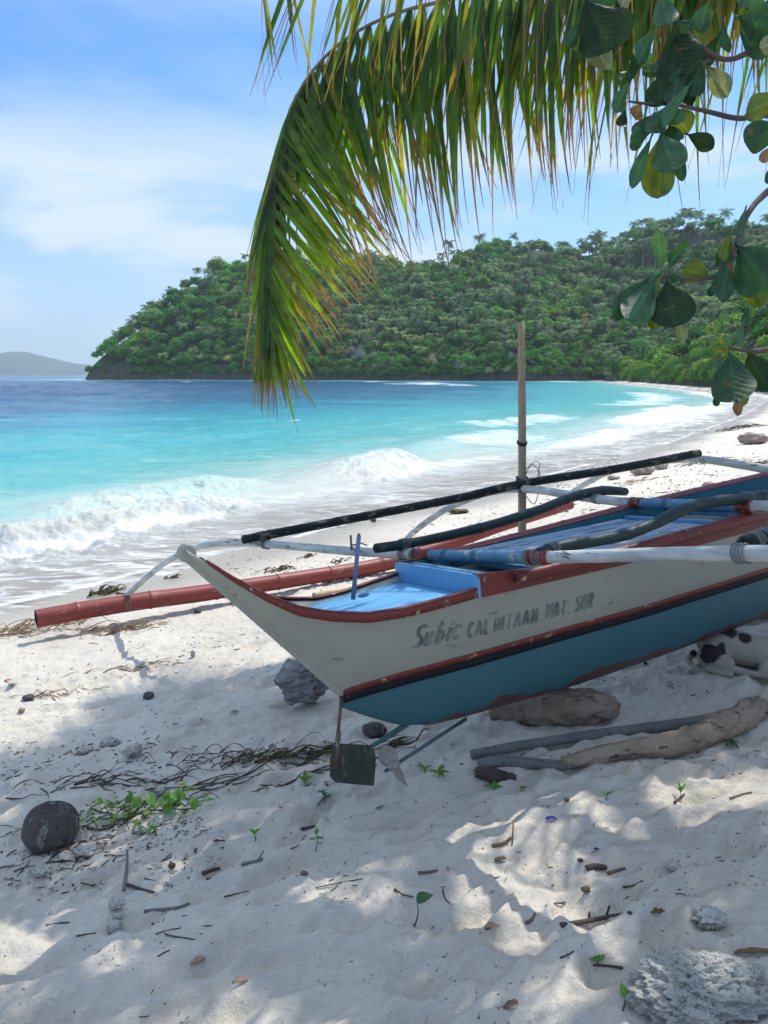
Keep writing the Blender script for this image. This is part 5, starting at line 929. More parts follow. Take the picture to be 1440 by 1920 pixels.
scr = Lc-Cc; ye = 960-F*(scr@cu)/(scr@cf); Lc = Lc[(ye < -40) | (scr@cf < .3)]; print('CANOPY', len(Lc))
nr = rg2.normal(size=(len(Lc), 3))*.55+S[None]; nr /= np.linalg.norm(nr, axis=1)[:, None]
Q = leafq(Lc, rg2.uniform(.035, .060, len(Lc)), nr, rg2, 1.25)
tc_ = np.repeat(np.array((.03, .075, .025))[None]*rg2.uniform(.6, 1.5, len(Lc))[:, None], 4, 0)
me = qmesh('crown', Q-tl_, tc_, M_bl); cr_o = bpy.data.objects.new('crown', me); COL.objects.link(cr_o); cr_o.parent = tree; cr_o['kind'] = 'stuff'
cc = Lc.mean(0)
for k_ in range(9):
    q = Lc[rg2.integers(len(Lc))]; mb = MB(); tube(mb, [(4.2, 4.4, 5.0), ((4.2+q[0])/2, (4.4+q[1])/2, (5.2+q[2])/2+.5), tuple(q)], [.07, .04, .012], seg=8, rough=.15); addt(mb, 'limb', M_bark, tree)
# ================================================================ THINGS ON THE SAND
M_drift = paint('driftwood', (.32, .245, .175), (.15, .11, .08), scale=5, rough=.85, chip=(.05, .045, .04), chipamt=.60, chipscale=12, bump=.5, bscale=22, stretch=(.6, 1.6, 1.6), bdist=.008)
M_dgrey = paint('grey_driftwood', (.17, .17, .155), (.09, .095, .09), scale=6, rough=.85, chip=(.04, .04, .04), chipamt=.62, bump=.5, bscale=30, bdist=.006)
M_twigm = paint('dead_twig', (.085, .062, .05), (.04, .03, .026), scale=12, rough=.85, bump=.3)
M_straw = paint('dry_straw', (.34, .24, .14), (.20, .13, .08), scale=12, rough=.85, bump=.2)
M_husk = paint('coconut_husk', (.14, .12, .11), (.06, .05, .048), scale=9, rough=.95, chip=(.26, .25, .23), chipamt=.58, chipscale=10, bump=1.0, bscale=40, stretch=(3, 3, .6), bdist=.010)
M_coral = paint('bleached_coral', (.52, .50, .44), (.30, .30, .27), scale=8, rough=.95, chip=(.13, .13, .12), chipamt=.60, chipscale=14, bump=.8, bscale=38, bdist=.012)
M_weed = paint('dried_seaweed', (.10, .085, .03), (.045, .035, .018), scale=14, rough=.9, bump=.3)
M_green2 = paint('seedling_green', (.10, .22, .03), (.06, .14, .025), scale=20, rough=.5, bump=.05, transl=.3)
M_dkgr = paint('seedling_dark_green', (.03, .10, .035), (.02, .06, .02), scale=20, rough=.5, bump=.05, transl=.2)
M_brn = paint('dead_leaf', (.17, .11, .06), (.09, .055, .035), scale=14, rough=.8, bump=.2)
def rel(mb, c): mb.v = [(p[0]-c[0], p[1]-c[1], p[2]-c[2]) for p in mb.v]; return mb
def thing1(mb, c, name, mat, label, cat, group=None, smooth=True):
    c = tuple(float(q) for q in c); o_ = rel(mb, c).build(name, mat, None, smooth); o_.location = c; return tag(o_, label, cat, group)
def gp(px, py, up=0): P = gpx(px, py); return P+np.array([0, 0, up])
def logthing(name, pts, radii, mat, label, cat='log', rough=.28, sink=.35, n=None, seed=1, stub=None):
    W_ = [gpx(*p)+np.array([0, 0, r*(1-sink)]) for p, r in zip(pts, radii)]
    mb = MB(); tube(mb, W_, radii, seg=36, n=n or 22*len(pts), rough=rough, seed=seed); o_ = thing1(mb, W_[0], name, mat, label, cat); return o_, W_
logthing('driftwood_log', [(918, 1343), (985, 1352), (1060, 1352), (1118, 1345), (1150, 1336)], [.050, .085, .100, .085, .045], M_drift, 'thick brown driftwood log wedged under the keel of the boat', rough=.42, sink=.2, seed=3)
lg, W_ = logthing('driftwood_branch', [(1056, 1444), (1120, 1430), (1190, 1418), (1260, 1415), (1320, 1398), (1372, 1372), (1420, 1345)], [.033, .038, .044, .056, .058, .066, .060], M_drift, 'long smooth curved driftwood limb lying in front of the boat', rough=.38, sink=.1, seed=7)
logthing('grey_pole', [(884, 1422), (1000, 1402), (1180, 1378), (1320, 1358), (1470, 1330)], [.022, .024, .027, .026, .026], M_dgrey, 'straight grey-green pole lying behind the curved driftwood limb', 'pole', rough=.08, sink=.1, seed=9)
logthing('driftwood_stick', [(900, 1446), (930, 1436), (1000, 1440), (1062, 1444)], [.028, .026, .024, .022], M_dgrey, 'short grey driftwood stick butting against the curved limb', 'stick', rough=.3, sink=.1, seed=11)
logthing('driftwood_knot', [(892, 1455), (925, 1462), (968, 1462)], [.022, .030, .012], M_twigm, 'dark knotted root end beside the short grey stick', 'root', rough=.7, sink=.2, seed=13)
logthing('plank', [(1330, 1166), (1390, 1163), (1500, 1158)], [.022, .03, .03], M_dgrey, 'grey timber lying on the sand behind the far end of the keel', 'timber', rough=.1, sink=0, seed=15)
logthing('bamboo_piece', [(588, 1122), (640, 1114), (700, 1106)], [.030, .028, .026], paint('yellow_bamboo', (.42, .30, .13), (.26, .17, .08), scale=8, rough=.6, bump=.1), 'short yellow bamboo length lying on the sunny sand behind the stern deck', 'bamboo', rough=.05, sink=.1)
# coconut: old husk with an open sunken top
mb = MB(); c = gp(98, 1588); rad = .105; bm = bmesh.new(); bmesh.ops.create_uvsphere(bm, u_segments=72, v_segments=48, radius=1)
V_ = []
for v in bm.verts:
    p = v.co; q = 1+.10*(1-abs(p.z))**.5*.5+.07*mnoise.noise(p*2.2)+.018*mnoise.fractal(Vector((p.x*9, p.y*9, p.z*2.2)), .8, 2, 4); z_ = p.z
    if z_ > .70: z_ = .72+.03*sstep(.70, .80, z_)-.16*sstep(.82, 1, z_)+.05*mnoise.noise(p*6)
    V_.append((c[0]+p.x*q*rad*1.02, c[1]+p.y*q*rad, c[2]+rad*.86+z_*q*rad*1.02))
mb.add(V_, [tuple(v.index for v in f.verts) for f in bm.faces]); bm.free(); thing1(mb, c, 'coconut', M_husk, 'large dark old coconut sitting among litter at the left', 'coconut')
def rock(px, py, w_, h_, d_, label, mat=M_coral, name='coral_stone', cat='stone', rough=.35, sub=4, sc=1.0, seed=0, sink=.25, rot=0):
    P = gpx(px, py); mb = MB(); blob(mb, (P[0], P[1], P[2]+h_*(1-2*sink)*.5+h_*.15), (w_/2, d_/2, h_/2), sub, rough, sc, seed, rot=rot); return thing1(mb, P, name, mat, label, cat)
rock(568, 1322, .29, .25, .22, 'grey creased boulder on the sand behind the stern post', paint('creased_grey_rock', (.30, .30, .31), (.12, .12, .125), scale=4, amt=.7, rough=.8, chip=(.38, .38, .37), chipamt=.61, chipscale=5, bump=.9, bscale=9, stretch=(1.3, 1.3, 3), bdist=.03), 'boulder', rough=.30, sub=5, sc=1.5, seed=3, sink=.08)
rock(702, 1378, .13, .075, .10, 'dark half-buried husk under the stern by the rudder', M_husk, 'coconut_husk', 'coconut husk', .15, 4, 1, 6)
# big coral boulder at the lower right
P = gpx(1320, 1905); bm = bmesh.new(); bmesh.ops.create_icosphere(bm, subdivisions=7, radius=1); mb = MB(); V_ = []
P = P+np.array([.0, .06, 0])
for v in bm.verts:
    p = v.co; f1 = mnoise.fractal(p*1.6+Vector((4, 2, 1)), .9, 2.1, 5); cell = mnoise.voronoi(p*5.0)[0][0]; c2_ = mnoise.voronoi(p*13+Vector((3, 3, 3)))[0][0]; q = 1+.22*f1+.34*(cell-.25)-.10*(1 if c2_ < .18 else 0)+.10*c2_+.035*mnoise.noise(p*34)
    V_.append((P[0]+.02+p.x*.175*q, P[1]+p.y*.095*q, P[2]+.018+p.z*.075*q))
mb.add(V_, [tuple(v.index for v in f.verts) for f in bm.faces]); bm.free(); thing1(mb, P, 'coral_boulder', paint('pitted_coral', (.46, .45, .40), (.30, .31, .29), scale=10, rough=.95, chip=(.16, .17, .155), chipamt=.61, chipscale=22, bump=.9, bscale=60, bdist=.010), 'large pitted grey coral boulder half buried at the lower right', 'coral')
for i, (px, py, w_, h_, lb) in enumerate(((165, 1605, .11, .045, 'pale coral lump in the litter right of the coconut'), (218, 1702, .05, .03, 'pale coral piece in a sun fleck at the left'), (216, 1748, .05, .04, 'white knobbly shell-like coral lump at the lower left'), (222, 1722, .03, .02, 'small white coral pebble between two coral lumps'), (1330, 1734, .09, .05, 'bleached coral chunk on the shaded sand above the coral boulder'), (1262, 1632, .045, .03, 'white coral bit on the shaded sand at the right'), (205, 1400, .09, .05, 'coral lump on the shade line at the left'), (250, 1415, .09, .045, 'knobbly coral lump left of the brushwood'), (160, 1412, .08, .03, 'flat coral lump at the left edge of the shade'), (722, 1345, .03, .05, 'small pale shell standing beside the keel'), (1065, 1450, .03, .02, 'tiny white stone at the foot of the curved limb'), (300, 1490, .05, .03, 'coral chip above the green creeper'), (80, 1640, .07, .035, 'coral lump below the coconut'), (265, 1560, .06, .03, 'coral chip below the green creeper'), (1098, 1672, .03, .02, 'round brown pebble beside a sun fleck'), (362, 1232, .03, .05, 'small upright shell at the shade edge'))):
    rock(px, py, w_, h_, w_*.8, lb, M_coral if 'brown' not in lb else M_brn, seed=i*1.7+1, rough=.5, sc=2.2, sink=.15)
for i, (px, py, w_, h_, lb, m_) in enumerate(((279, 1311, .072, .05, 'dark half coconut shell on the sunny sand', M_husk), (54, 1312, .085, .035, 'brown husk fragment at the left edge of the sunny sand', M_husk), (371, 1150, .075, .05, 'brown nut lying near the red float', M_husk), (41, 1336, .04, .03, 'small yellowish coral ball at the left', M_straw), (700, 979, .10, .07, 'brown coconut on the wet sand beneath the outer pole', M_husk), (323, 1628, .028, .022, 'small dark seed in a sun fleck at the left', M_twigm), (1062, 1503, .026, .018, 'small reddish-brown snail shell in a sun fleck', M_brn), (1210, 1246, .025, .02, 'dark pebble on the sand beneath the hull', M_twigm), (570, 1640, .03, .012, 'flat brown bark chip left of a sun fleck', M_brn), (1088, 1616, .022, .014, 'dark pebble at the edge of the big sun fleck', M_twigm))):
    rock(px, py, w_, h_, w_*.75, lb, m_, name='beach_nut' if 'nut' in lb or 'husk' in lb or 'seed' in lb or 'shell' in lb else 'pebble', cat='husk' if m_ is M_husk else 'pebble', seed=i+2.3, rough=.18, sub=3, sink=.12)
# rocks up the far sunny beach
for i, (px, py, w_, h_, lb) in enumerate(((1205, 890, .5, .22, 'pinkish rock on the sunny beach behind the middle arm'), (1238, 880, .35, .25, 'mossy pale rock beside the pinkish rock'), (1410, 832, .9, .35, 'pale boulder high on the sunny beach at the right edge'), (1330, 918, .25, .14, 'small grey rock behind the far gunwale'), (1150, 900, .25, .10, 'flat brown stone on the sunny beach'), (1250, 950, .2, .1, 'reddish stone just behind the far side rail'), (860, 962, .3, .07, 'yellow-brown seaweed heap on the beach left of the bamboo pole'))):
    rock(px, py, w_, h_, w_*.7, lb, paint('beach_rock', (.38, .30, .25), (.24, .21, .18), scale=5, rough=.95, bump=.4, bscale=20) if i not in (1, 6) else M_weed if i == 6 else M_coral, name='beach_rock', cat='rock', seed=i*2.1, rough=.35, sc=1.5, sink=.2)

def strands(P, n_, rx, ry, ang_, ln, r0, rg_, mb, h_=.03, wig=.5, along=.8):
    """loose curved twigs scattered round P"""
    for i in range(n_):
        a = R(ang_)+rg_.gauss(0, 1-along); u_, v_ = rg_.gauss(0, .45), rg_.gauss(0, .45); x = P[0]+math.cos(R(ang_))*u_*rx-math.sin(R(ang_))*v_*ry; y = P[1]+math.sin(R(ang_))*u_*rx+math.cos(R(ang_))*v_*ry
        L_ = ln*rg_.uniform(.35, 1.1); k = 6; pts = []; a1 = a
        for j in range(k): pts.append((x, y)); a1 += rg_.gauss(0, wig*.5); x += math.cos(a1)*L_/k; y += math.sin(a1)*L_/k
        q = np.array(pts); zz_ = gz(q[:, 0], q[:, 1]); lift = rg_.uniform(0, h_)
        tube(mb, np.c_[q, zz_+r0*.6+lift*np.sin(np.linspace(.2, 2.9, k))], [r0*(1-.12*j)*rg_.uniform(.5, 1.2) for j in range(k)], seg=5, n=9, rough=.2)
rr3 = random.Random(9)
for px, py, n_, rx, ry, ag, ln, r0, mat, nm, lb, h_ in (
    (440, 1430, 60, .55, .10, -8, .22, .0032, M_twigm, 'brushwood', 'heap of dark palm litter and twigs left of the rudder', .07), (560, 1418, 55, .30, .045, 3, .26, .0045, M_weed, 'palm_litter', 'bundle of olive-brown palm strips running up to the rudder', .05),
    (200, 1470, 32, .45, .08, 6, .32, .0038, M_twigm, 'brushwood', 'long low line of dead branches above the coconut', .05), (390, 1480, 14, .5, .03, 6, .5, .0045, M_twigm, 'stick_bundle', 'thin parallel sticks lying above the green creeper', .015), (120, 1595, 40, .22, .09, 10, .12, .004, M_twigm, 'litter', 'dark leaf litter packed around the coconut', .03), (200, 1550, 60, .42, .10, 10, .14, .0035, M_weed, 'litter', 'brown-green litter beneath the green creeper', .03),
    (45, 1185, 60, .55, .22, 20, .45, .006, M_straw, 'straw_heap', 'tangle of orange straw beside the hollow end of the red float', .12), (210, 1185, 40, .45, .12, 10, .35, .006, M_straw, 'straw_heap', 'thin straw drift just right of the red float end', .07), (190, 1115, 34, .25, .14, 35, .2, .010, M_weed, 'seaweed_clump', 'olive seaweed clump between the water and the red float', .08), (520, 1070, 26, .18, .09, 30, .14, .009, M_weed, 'seaweed_clump', 'seaweed clump on the sand behind the stern curve', .05),
    (322, 1085, 14, .12, .06, 30, .1, .010, M_weed, 'seaweed_clump', 'small seaweed tuft on the wet sand left of the stern head', .04), (575, 1045, 14, .14, .07, 30, .1, .009, M_weed, 'seaweed_clump', 'small seaweed tuft below the white arm', .04), (630, 1055, 14, .14, .07, 30, .1, .009, M_weed, 'seaweed_clump', 'seaweed tuft just left of the tiller post', .04),
    (80, 1305, 16, .25, .05, 8, .25, .004, M_straw, 'dry_leaf_strip', 'dry brown strip on the sunny sand at the left', .02), (230, 1255, 20, .4, .06, 8, .2, .004, M_straw, 'straw_drift', 'faint straw line across the middle of the sunny sand', .02), (860, 1395, 0, .1, .1, 0, .1, .003, M_twigm, '', '', 0),
    (1380, 805, 26, 2.2, .5, 25, 1.6, .02, M_twigm, 'brushwood', 'dark brushwood high on the sunny beach at the right', .15), (1320, 868, 24, 1.0, .3, 35, .8, .012, M_weed, 'tide_wrack', 'brown wrack line behind the outrigger poles', .06), (1420, 870, 30, 1.2, .5, 35, .8, .012, M_twigm, 'tide_wrack', 'scattered brown sticks on the beach at the right edge', .06), (1180, 905, 18, .8, .3, 35, .5, .010, M_straw, 'tide_wrack', 'straw wrack beside the pinkish rock', .04),
    (720, 1405, 16, .12, .05, 30, .16, .005, M_weed, 'litter', 'brown roots under the keel behind the rudder', .03)):
    if not n_: continue
    P = gpx(px, py); mb = MB(); strands(P, n_, rx, ry, ag, ln, r0, rr3, mb, h_); tag(thing1(mb, P, nm, mat, lb, nm.replace('_', ' ')), kind='stuff' if n_ > 13 else None)
def stick(pts, r, lb, mat=M_twigm, name='stick', lift=None, side_=None):
    W_ = []; lift = lift or [0]*len(pts)
    for (px, py), h_ in zip(pts, lift):
        P = gpx(px, py); W_.append(P+np.array([0, 0, r*.6+h_]))
    mb = MB(); tube(mb, W_, [r*(1-.35*i/(len(W_)-1)) for i in range(len(W_))], seg=8, n=8*len(W_), rough=.35, seed=px)
    for (a, b_, h_) in (side_ or []): A_ = gpx(*a); B_ = gpx(*b_); tube(mb, [A_+(0, 0, r*.5), B_+np.array([0, 0, h_])], r*.45, seg=6)
    return thing1(mb, W_[0], name, mat, lb, 'stick')
stick([(1052, 1738), (1080, 1733), (1140, 1722), (1182, 1714)], .0085, 'dark forked stick with a curled end on the shaded sand at the right', side_=[((1104, 1727), (1104, 1734), .045), ((1136, 1722), (1142, 1716), .035)])
stick([(232, 1672), (238, 1640), (240, 1620)], .007, 'short upright weathered peg in the sun fleck at the left', M_dgrey, 'peg', [0, .012, .055]); stick([(237, 1660), (262, 1668), (290, 1675)], .006, 'thin brown stick lying from the upright peg')
stick([(285, 1732), (310, 1752), (350, 1760), (398, 1770)], .003, 'thin black twig at the lower left, longer of a crossed pair'); stick([(292, 1752), (330, 1742), (398, 1736)], .0028, 'shorter twig crossing the long black twig'); stick([(270, 1710), (300, 1707), (330, 1704), (355, 1696)], .006, 'flat green-grey stick above the crossed twigs', M_dgrey)
stick([(1020, 1662), (1050, 1662), (1085, 1660)], .0, '') if 0 else None
stick([(1168, 1664), (1185, 1662), (1205, 1652)], .0035, 'small bent twig right of the bark pieces'); stick([(1022, 1700), (1040, 1695), (1060, 1692)], .003, 'thin twig in the faint fleck below the bark pieces'); stick([(740, 1668), (755, 1678), (775, 1682)], .0035, 'little dark twig pair in the middle of the shade'); stick([(830, 1668), (834, 1685), (843, 1694)], .0028, 'thin steep twig right of centre in the shade'); stick([(592, 1665), (640, 1655), (680, 1648)], .0022, 'very thin curved twig below the sun flecks'); stick([(420, 1682), (445, 1676), (466, 1671)], .0025, 'thin twig at centre left in the shade'); stick([(1168, 1816), (1145, 1813), (1112, 1811)], .0045, 'brown stick beside the sprout near the coral boulder'); stick([(1050, 1797), (1064, 1792), (1076, 1784)], .003, 'short twig by the lower sun fleck')
stick([(545, 1592), (560, 1585), (572, 1566)], .003, 'hooked twig left of the tall seedling'); stick([(86, 1736), (110, 1732), (130, 1730)], .003, 'straight twig in the left sun fleck'); stick([(143, 1756), (160, 1753), (180, 1750)], .003, 'straight thin twig below the left sun fleck'); stick([(296, 1794), (306, 1788), (318, 1782)], .003, 'short black sliver at the lower left'); stick([(1000, 1530), (0, 0)], 0, '') if 0 else None
stick([(380, 1640), (395, 1634), (412, 1630)], .008, 'stub of dark rotten wood left of the middle flecks'); stick([(455, 1622), (475, 1618), (492, 1612)], .008, 'small mossy branch stub with twigs, centre left', M_dgrey, side_=[((485, 1612), (495, 1604), .02)]); stick([(785, 1638), (800, 1637), (820, 1633)], .0065, 'short red-brown piece of wood in the middle of the shade', M_brn); stick([(950, 1558), (945, 1570), (935, 1578)], .0, '') if 0 else None
stick([(1100, 1632), (1118, 1628), (1136, 1630)], .013, 'hollow dark bark roll right of the big sun fleck'); stick([(1140, 1640), (1150, 1636), (1172, 1630)], .007, 'curled dark bark strip beside the bark roll', M_brn)
stick([(565, 1556), (580, 1553), (590, 1550)], .007, 'dark seed pod at the left tip of the sun fleck'); stick([(1265, 1506), (1275, 1498), (1283, 1490)], .006, 'charred bit of wood beside the right seedling'); stick([(1368, 1498), (1392, 1490), (1410, 1486)], .004, 'curled dark dead leaf at the right', M_brn); stick([(923, 1588), (945, 1583), (958, 1572)], .007, 'broken brown bark pieces at the edge of the upper right fleck', M_brn, side_=[((960, 1585), (962, 1560), .05)]); stick([(985, 1732), (997, 1726), (1003, 1714)], .006, 'splintered bark bit in the faint fleck', M_brn)
stick([(620, 1492), (605, 1500), (596, 1512)], .006, 'mossy dark twig below the rudder', M_dgrey)
stick([(1060, 1280), (1078, 1262), (1080, 1240)], .0, '') if 0 else None
# small green plants
def sprout(px, py, h_, leaves, lb, mat=M_green2, name='seedling', stemr=.0018, lean=(0, 0)):
    P = gpx(px, py); e = empty(name, tuple(P), lb, 'plant'); mb = MB(); tp = np.array([lean[0]*h_, lean[1]*h_, h_]); tube(mb, [(0, 0, -.01), tp*.5+np.array([.1*h_, 0, 0]), tp], [stemr*1.3, stemr, stemr*.7], seg=6); mb.build('stem', M_dkgr if mat is M_green2 else M_twigm, e)
    for (az, el, ln, wd, tt) in leaves:
        mb = MB(); b0 = tp*tt; d = np.array([math.cos(R(az))*math.cos(R(el)), math.sin(R(az))*math.cos(R(el)), math.sin(R(el))]); sd = np.cross(d, (0, 0, 1)); sd /= np.linalg.norm(sd); nn = np.cross(sd, d); V_ = []; ku = 8
        for i in range(ku+1):
            t_ = i/ku; w0 = wd*math.sin(math.pi*min(max(t_, .02)**.8, .985))**.8
            for v in (-1, -.5, 0, .5, 1): V_.append(b0+d*ln*t_+sd*w0*v+nn*(abs(v)*w0*.35-ln*.35*t_*t_))
        mb.add(V_, [(i*5+j, i*5+j+1, (i+1)*5+j+1, (i+1)*5+j) for i in range(ku) for j in range(4)]); mb.build('leaf', mat, e)
    return e
sprout(775, 1737, .085, [(20, 35, .055, .026, 1.0)], 'single round dark-green leaf on a thin stalk in the middle shade', M_dkgr, stemr=.0022, lean=(.15, 0))
sprout(590, 1597, .075, [(80, 60, .022, .010, 1), (10, 10, .03, .009, .75), (170, 10, .03, .008, .7)], 'tall brown-stemmed seedling in front of the sun flecks', lean=(.1, 0))
sprout(478, 1577, .03, [(40, 50, .03, .009, 1), (150, 45, .03, .009, 1)], 'tiny two-leaved seedling in the left of the main fleck')
sprout(572, 1475, .025, [(30, 40, .045, .011, 1), (150, 40, .045, .011, 1), (90, 70, .05, .011, 1)], 'bright green three-leaved sprout left of the rudder')
sprout(607, 1505, .06, [(i*50, 35, .03, .005, .4+.1*i) for i in range(7)], 'small weed with narrow leaves just under the rudder', M_dkgr)
sprout(823, 1458, .02, [(0, 25, .05, .012, 1), (60, 45, .05, .012, 1), (160, 20, .055, .012, 1), (-60, 20, .04, .010, 1)], 'green sprout right of the propeller')
sprout(795, 1447, .015, [(20, 30, .04, .008, 1), (140, 30, .04, .008, 1), (-90, 10, .03, .008, 1)], 'low pale sprout just right of the propeller', lean=(.2, 0))
sprout(925, 1482, .012, [(20, 15, .045, .010, 1), (160, 15, .05, .012, 1), (70, 35, .04, .01, 1)], 'low green sprout below the grey stick'); sprout(978, 1484, .012, [(20, 35, .025, .008, 1), (120, 35, .02, .006, 1)], 'tiny sprout on the fleck right of the grey stick')
sprout(1136, 1500, .02, [(10, 40, .035, .008, 1), (160, 45, .032, .008, 1)], 'two-leaved seedling left of the right-hand flecks'); sprout(1275, 1498, .03, [(40, 50, .05, .006, 1), (150, 55, .04, .006, 1), (95, 70, .04, .006, 1)], 'narrow-leaved seedling growing by the charred wood'); sprout(1166, 1895, .045, [(100, 60, .03, .012, 1), (10, 20, .018, .007, .8)], 'small green sprout left of the coral boulder', lean=(.1, 0))
sprout(1120, 1808, .012, [(150, 25, .032, .014, 1), (30, 30, .03, .012, 1), (80, 40, .02, .01, 1)], 'round-leaved sprout at the tip of the brown stick'); sprout(1226, 1412, .02, [(i*70, 15, .04, .008, 1) for i in range(5)], 'sparse weed in front of the curved driftwood limb', M_dkgr); sprout(1200, 1680, .0, [], '') if 0 else None
sprout(1372, 1400, .02, [(i*70, 12, .05, .010, 1) for i in range(5)], 'dark weed at the thick end of the curved limb', M_dkgr); sprout(712, 1517, .006, [(30, 20, .022, .008, 1), (200, 10, .02, .007, 1)], 'little green leaf pair above the middle sun fleck')
# creeping beach vine right of the coconut
e = empty('beach_vine', tuple(gpx(270, 1530)), 'trailing green creeper with round leaves right of the coconut', 'plant'); el = np.array(e.location); rv = random.Random(4)
mbs = MB(); mbl = MB()
for (x0, y0, x1, y1, n_) in ((150, 1556, 260, 1530, 22), (230, 1545, 378, 1518, 24), (300, 1530, 372, 1500, 12), (190, 1540, 300, 1500, 16), (250, 1560, 300, 1568, 6)):
    A_, B_ = gpx(x0, y0), gpx(x1, y1); ps = [A_*(1-q)+B_*q+np.array([rv.uniform(-.02, .02), rv.uniform(-.02, .02), rv.uniform(.0, .05)]) for q in np.linspace(0, 1, 6)]; tube(mbs, [p-el for p in ps], .0028, seg=5)
    for i in range(n_):
        q = rv.random(); b0 = (A_*(1-q)+B_*q)+np.array([rv.uniform(-.03, .03), rv.uniform(-.05, .05), rv.uniform(.01, .085)])-el; az = rv.uniform(0, 360); ev = rv.uniform(-10, 70); big = .045 if x1 > 350 else .034; ln = big*rv.uniform(.7, 1.2)
        d = np.array([math.cos(R(az))*math.cos(R(ev)), math.sin(R(az))*math.cos(R(ev)), math.sin(R(ev))]); sd = np.cross(d, (0, 0, 1)); sd /= np.linalg.norm(sd); nn = np.cross(sd, d); V_ = []
        for a in range(7):
            t_ = a/6; w0 = ln*.42*math.sin(math.pi*min(max(t_, .03)**.8, .97))**.7
            for v in (-1, 0, 1): V_.append(b0+d*ln*t_+sd*w0*v+nn*(abs(v)*w0*.4-ln*.3*t_*t_))
        mbl.add(V_, [(a*3+j, a*3+j+1, (a+1)*3+j+1, (a+1)*3+j) for a in range(6) for j in range(2)], tuple(np.array((1, 1, 1))*rv.uniform(.6, 1.5)))
mbs.build('stems', M_dkgr, e); mbl.build('foliage', paint('vine_green', (.09, .21, .03), (.05, .13, .025), scale=30, rough=.45, bump=.05, transl=.3, attr='tint'), e, attr=True)
# scraps
def scrap(px, py, w_, d_, h_, lb, mat, rot=0, name='plastic_scrap', cat='litter'):
    P = gpx(px, py); mb = MB(); V_ = []; 
    for i in range(7):
        for j in range(4): u_, v_ = i/6-.5, j/3-.5; z_ = h_*(.5+mnoise.noise(Vector((u_*4, v_*4, px))))+h_*.6*math.cos(u_*3); V_.append((P[0]+(u_*w_)*math.cos(rot)-(v_*d_*(1-abs(u_)*1.1))*math.sin(rot), P[1]+u_*w_*math.sin(rot)+v_*d_*(1-abs(u_)*1.1)*math.cos(rot), P[2]+.004+z_))
    mb.add(V_, [(i*4+j, i*4+j+1, (i+1)*4+j+1, (i+1)*4+j) for i in range(6) for j in range(3)]); o_ = thing1(mb, P, name, mat, lb, cat); md = o_.modifiers.new('s', 'SOLIDIFY'); md.thickness = .002; return o_
scrap(1033, 1539, .042, .018, .010, 'bright blue plastic scrap on the sand right of the flecks', paint('blue_plastic', (.01, .03, .40), (.01, .02, .25), rough=.35, bump=0)); scrap(1118, 1596, .018, .010, .006, 'tiny blue plastic scrap below the bigger one', paint('blue_plastic', (.01, .03, .40)))
scrap(141, 1572, .055, .03, .05, 'crumpled blue and white wrapper against the coconut', paint('wrapper', (.25, .38, .50), (.55, .55, .55), scale=40, amt=.8, rough=.3, bump=.3), 1.2, 'wrapper'); scrap(1012, 1722, .0, 0, 0, '', M_brn) if 0 else None
for px, py, rot, lb, mt in ((450, 1845, .3, 'tan dead leaf near the bottom edge, left of centre', M_straw), (922, 1742, .1, 'tan oval dead leaf right of the round-leaved stalk', M_straw), (371, 1807, .4, 'small tan dead leaf at the lower left', M_straw), (958, 1890, .5, 'pale pinkish leaf fragment in the bottom sun fleck', M_brn), (938, 1616, .2, 'orange-brown leaf with a yellow tip in the big sun fleck', M_brn), (1410, 1790, .1, 'big curled brown dead leaf at the lower right edge', M_brn), (1232, 1715, .1, 'greenish dead leaf right of the forked stick', M_weed), (440, 1337, .3, 'brown curled leaf beside the grey boulder', M_straw), (15, 1278, .3, 'orange leaf at the left edge of the sunny sand', paint('orange_leaf', (.40, .12, .03), (.25, .07, .02), scale=12)), (22, 1286, .2, 'small orange-brown leaf at the left sunny edge', M_brn), (1270, 1905, 0, '', None)):
    if lb: scrap(px, py, .11 if '1410' in str(px) else .045, .022, .010, lb, mt, rot, 'dead_leaf', 'leaf')
# uncountable litter: coral grit, twig bits, leaf crumbs
mb_n = dict(coral_grit=MB(), twig_bits=MB()); rgd = random.Random(21)
def octa(mb, P, r, st_=1.0):
    a = rgd.uniform(0, 3.14); ca, sa = math.cos(a)*r*st_, math.sin(a)*r*st_; V_ = [(P[0]+ca, P[1]+sa, P[2]+r*.15), (P[0]-sa*.7/st_, P[1]+ca*.7/st_, P[2]+r*.1), (P[0]-ca, P[1]-sa, P[2]+r*.2), (P[0]+sa*.7/st_, P[1]-ca*.7/st_, P[2]+r*.05), (P[0]+r*.1, P[1], P[2]+r*.62), (P[0], P[1], P[2]-r*.4)]
    mb.add(V_, [(0, 1, 4), (1, 2, 4), (2, 3, 4), (3, 0, 4), (1, 0, 5), (2, 1, 5), (3, 2, 5), (0, 3, 5)])
bands = [(0, 1170, 1440, 1280, 1100, .011, .5), (0, 1380, 640, 1480, 700, .011, .5), (0, 1520, 420, 1640, 900, .010, .45), (0, 1640, 1440, 1920, 900, .0040, .5), (400, 1480, 1440, 1660, 520, .005, .7), (700, 1380, 1440, 1440, 260, .009, .4), (420, 1040, 760, 1130, 700, .014, .6), (1000, 830, 1440, 960, 1500, .028, .6), (760, 940, 1060, 1010, 500, .016, .6), (1200, 1190, 1440, 1300, 120, .010, .5), (0, 1280, 520, 1380, 260, .008, .5)]
pts_ = []
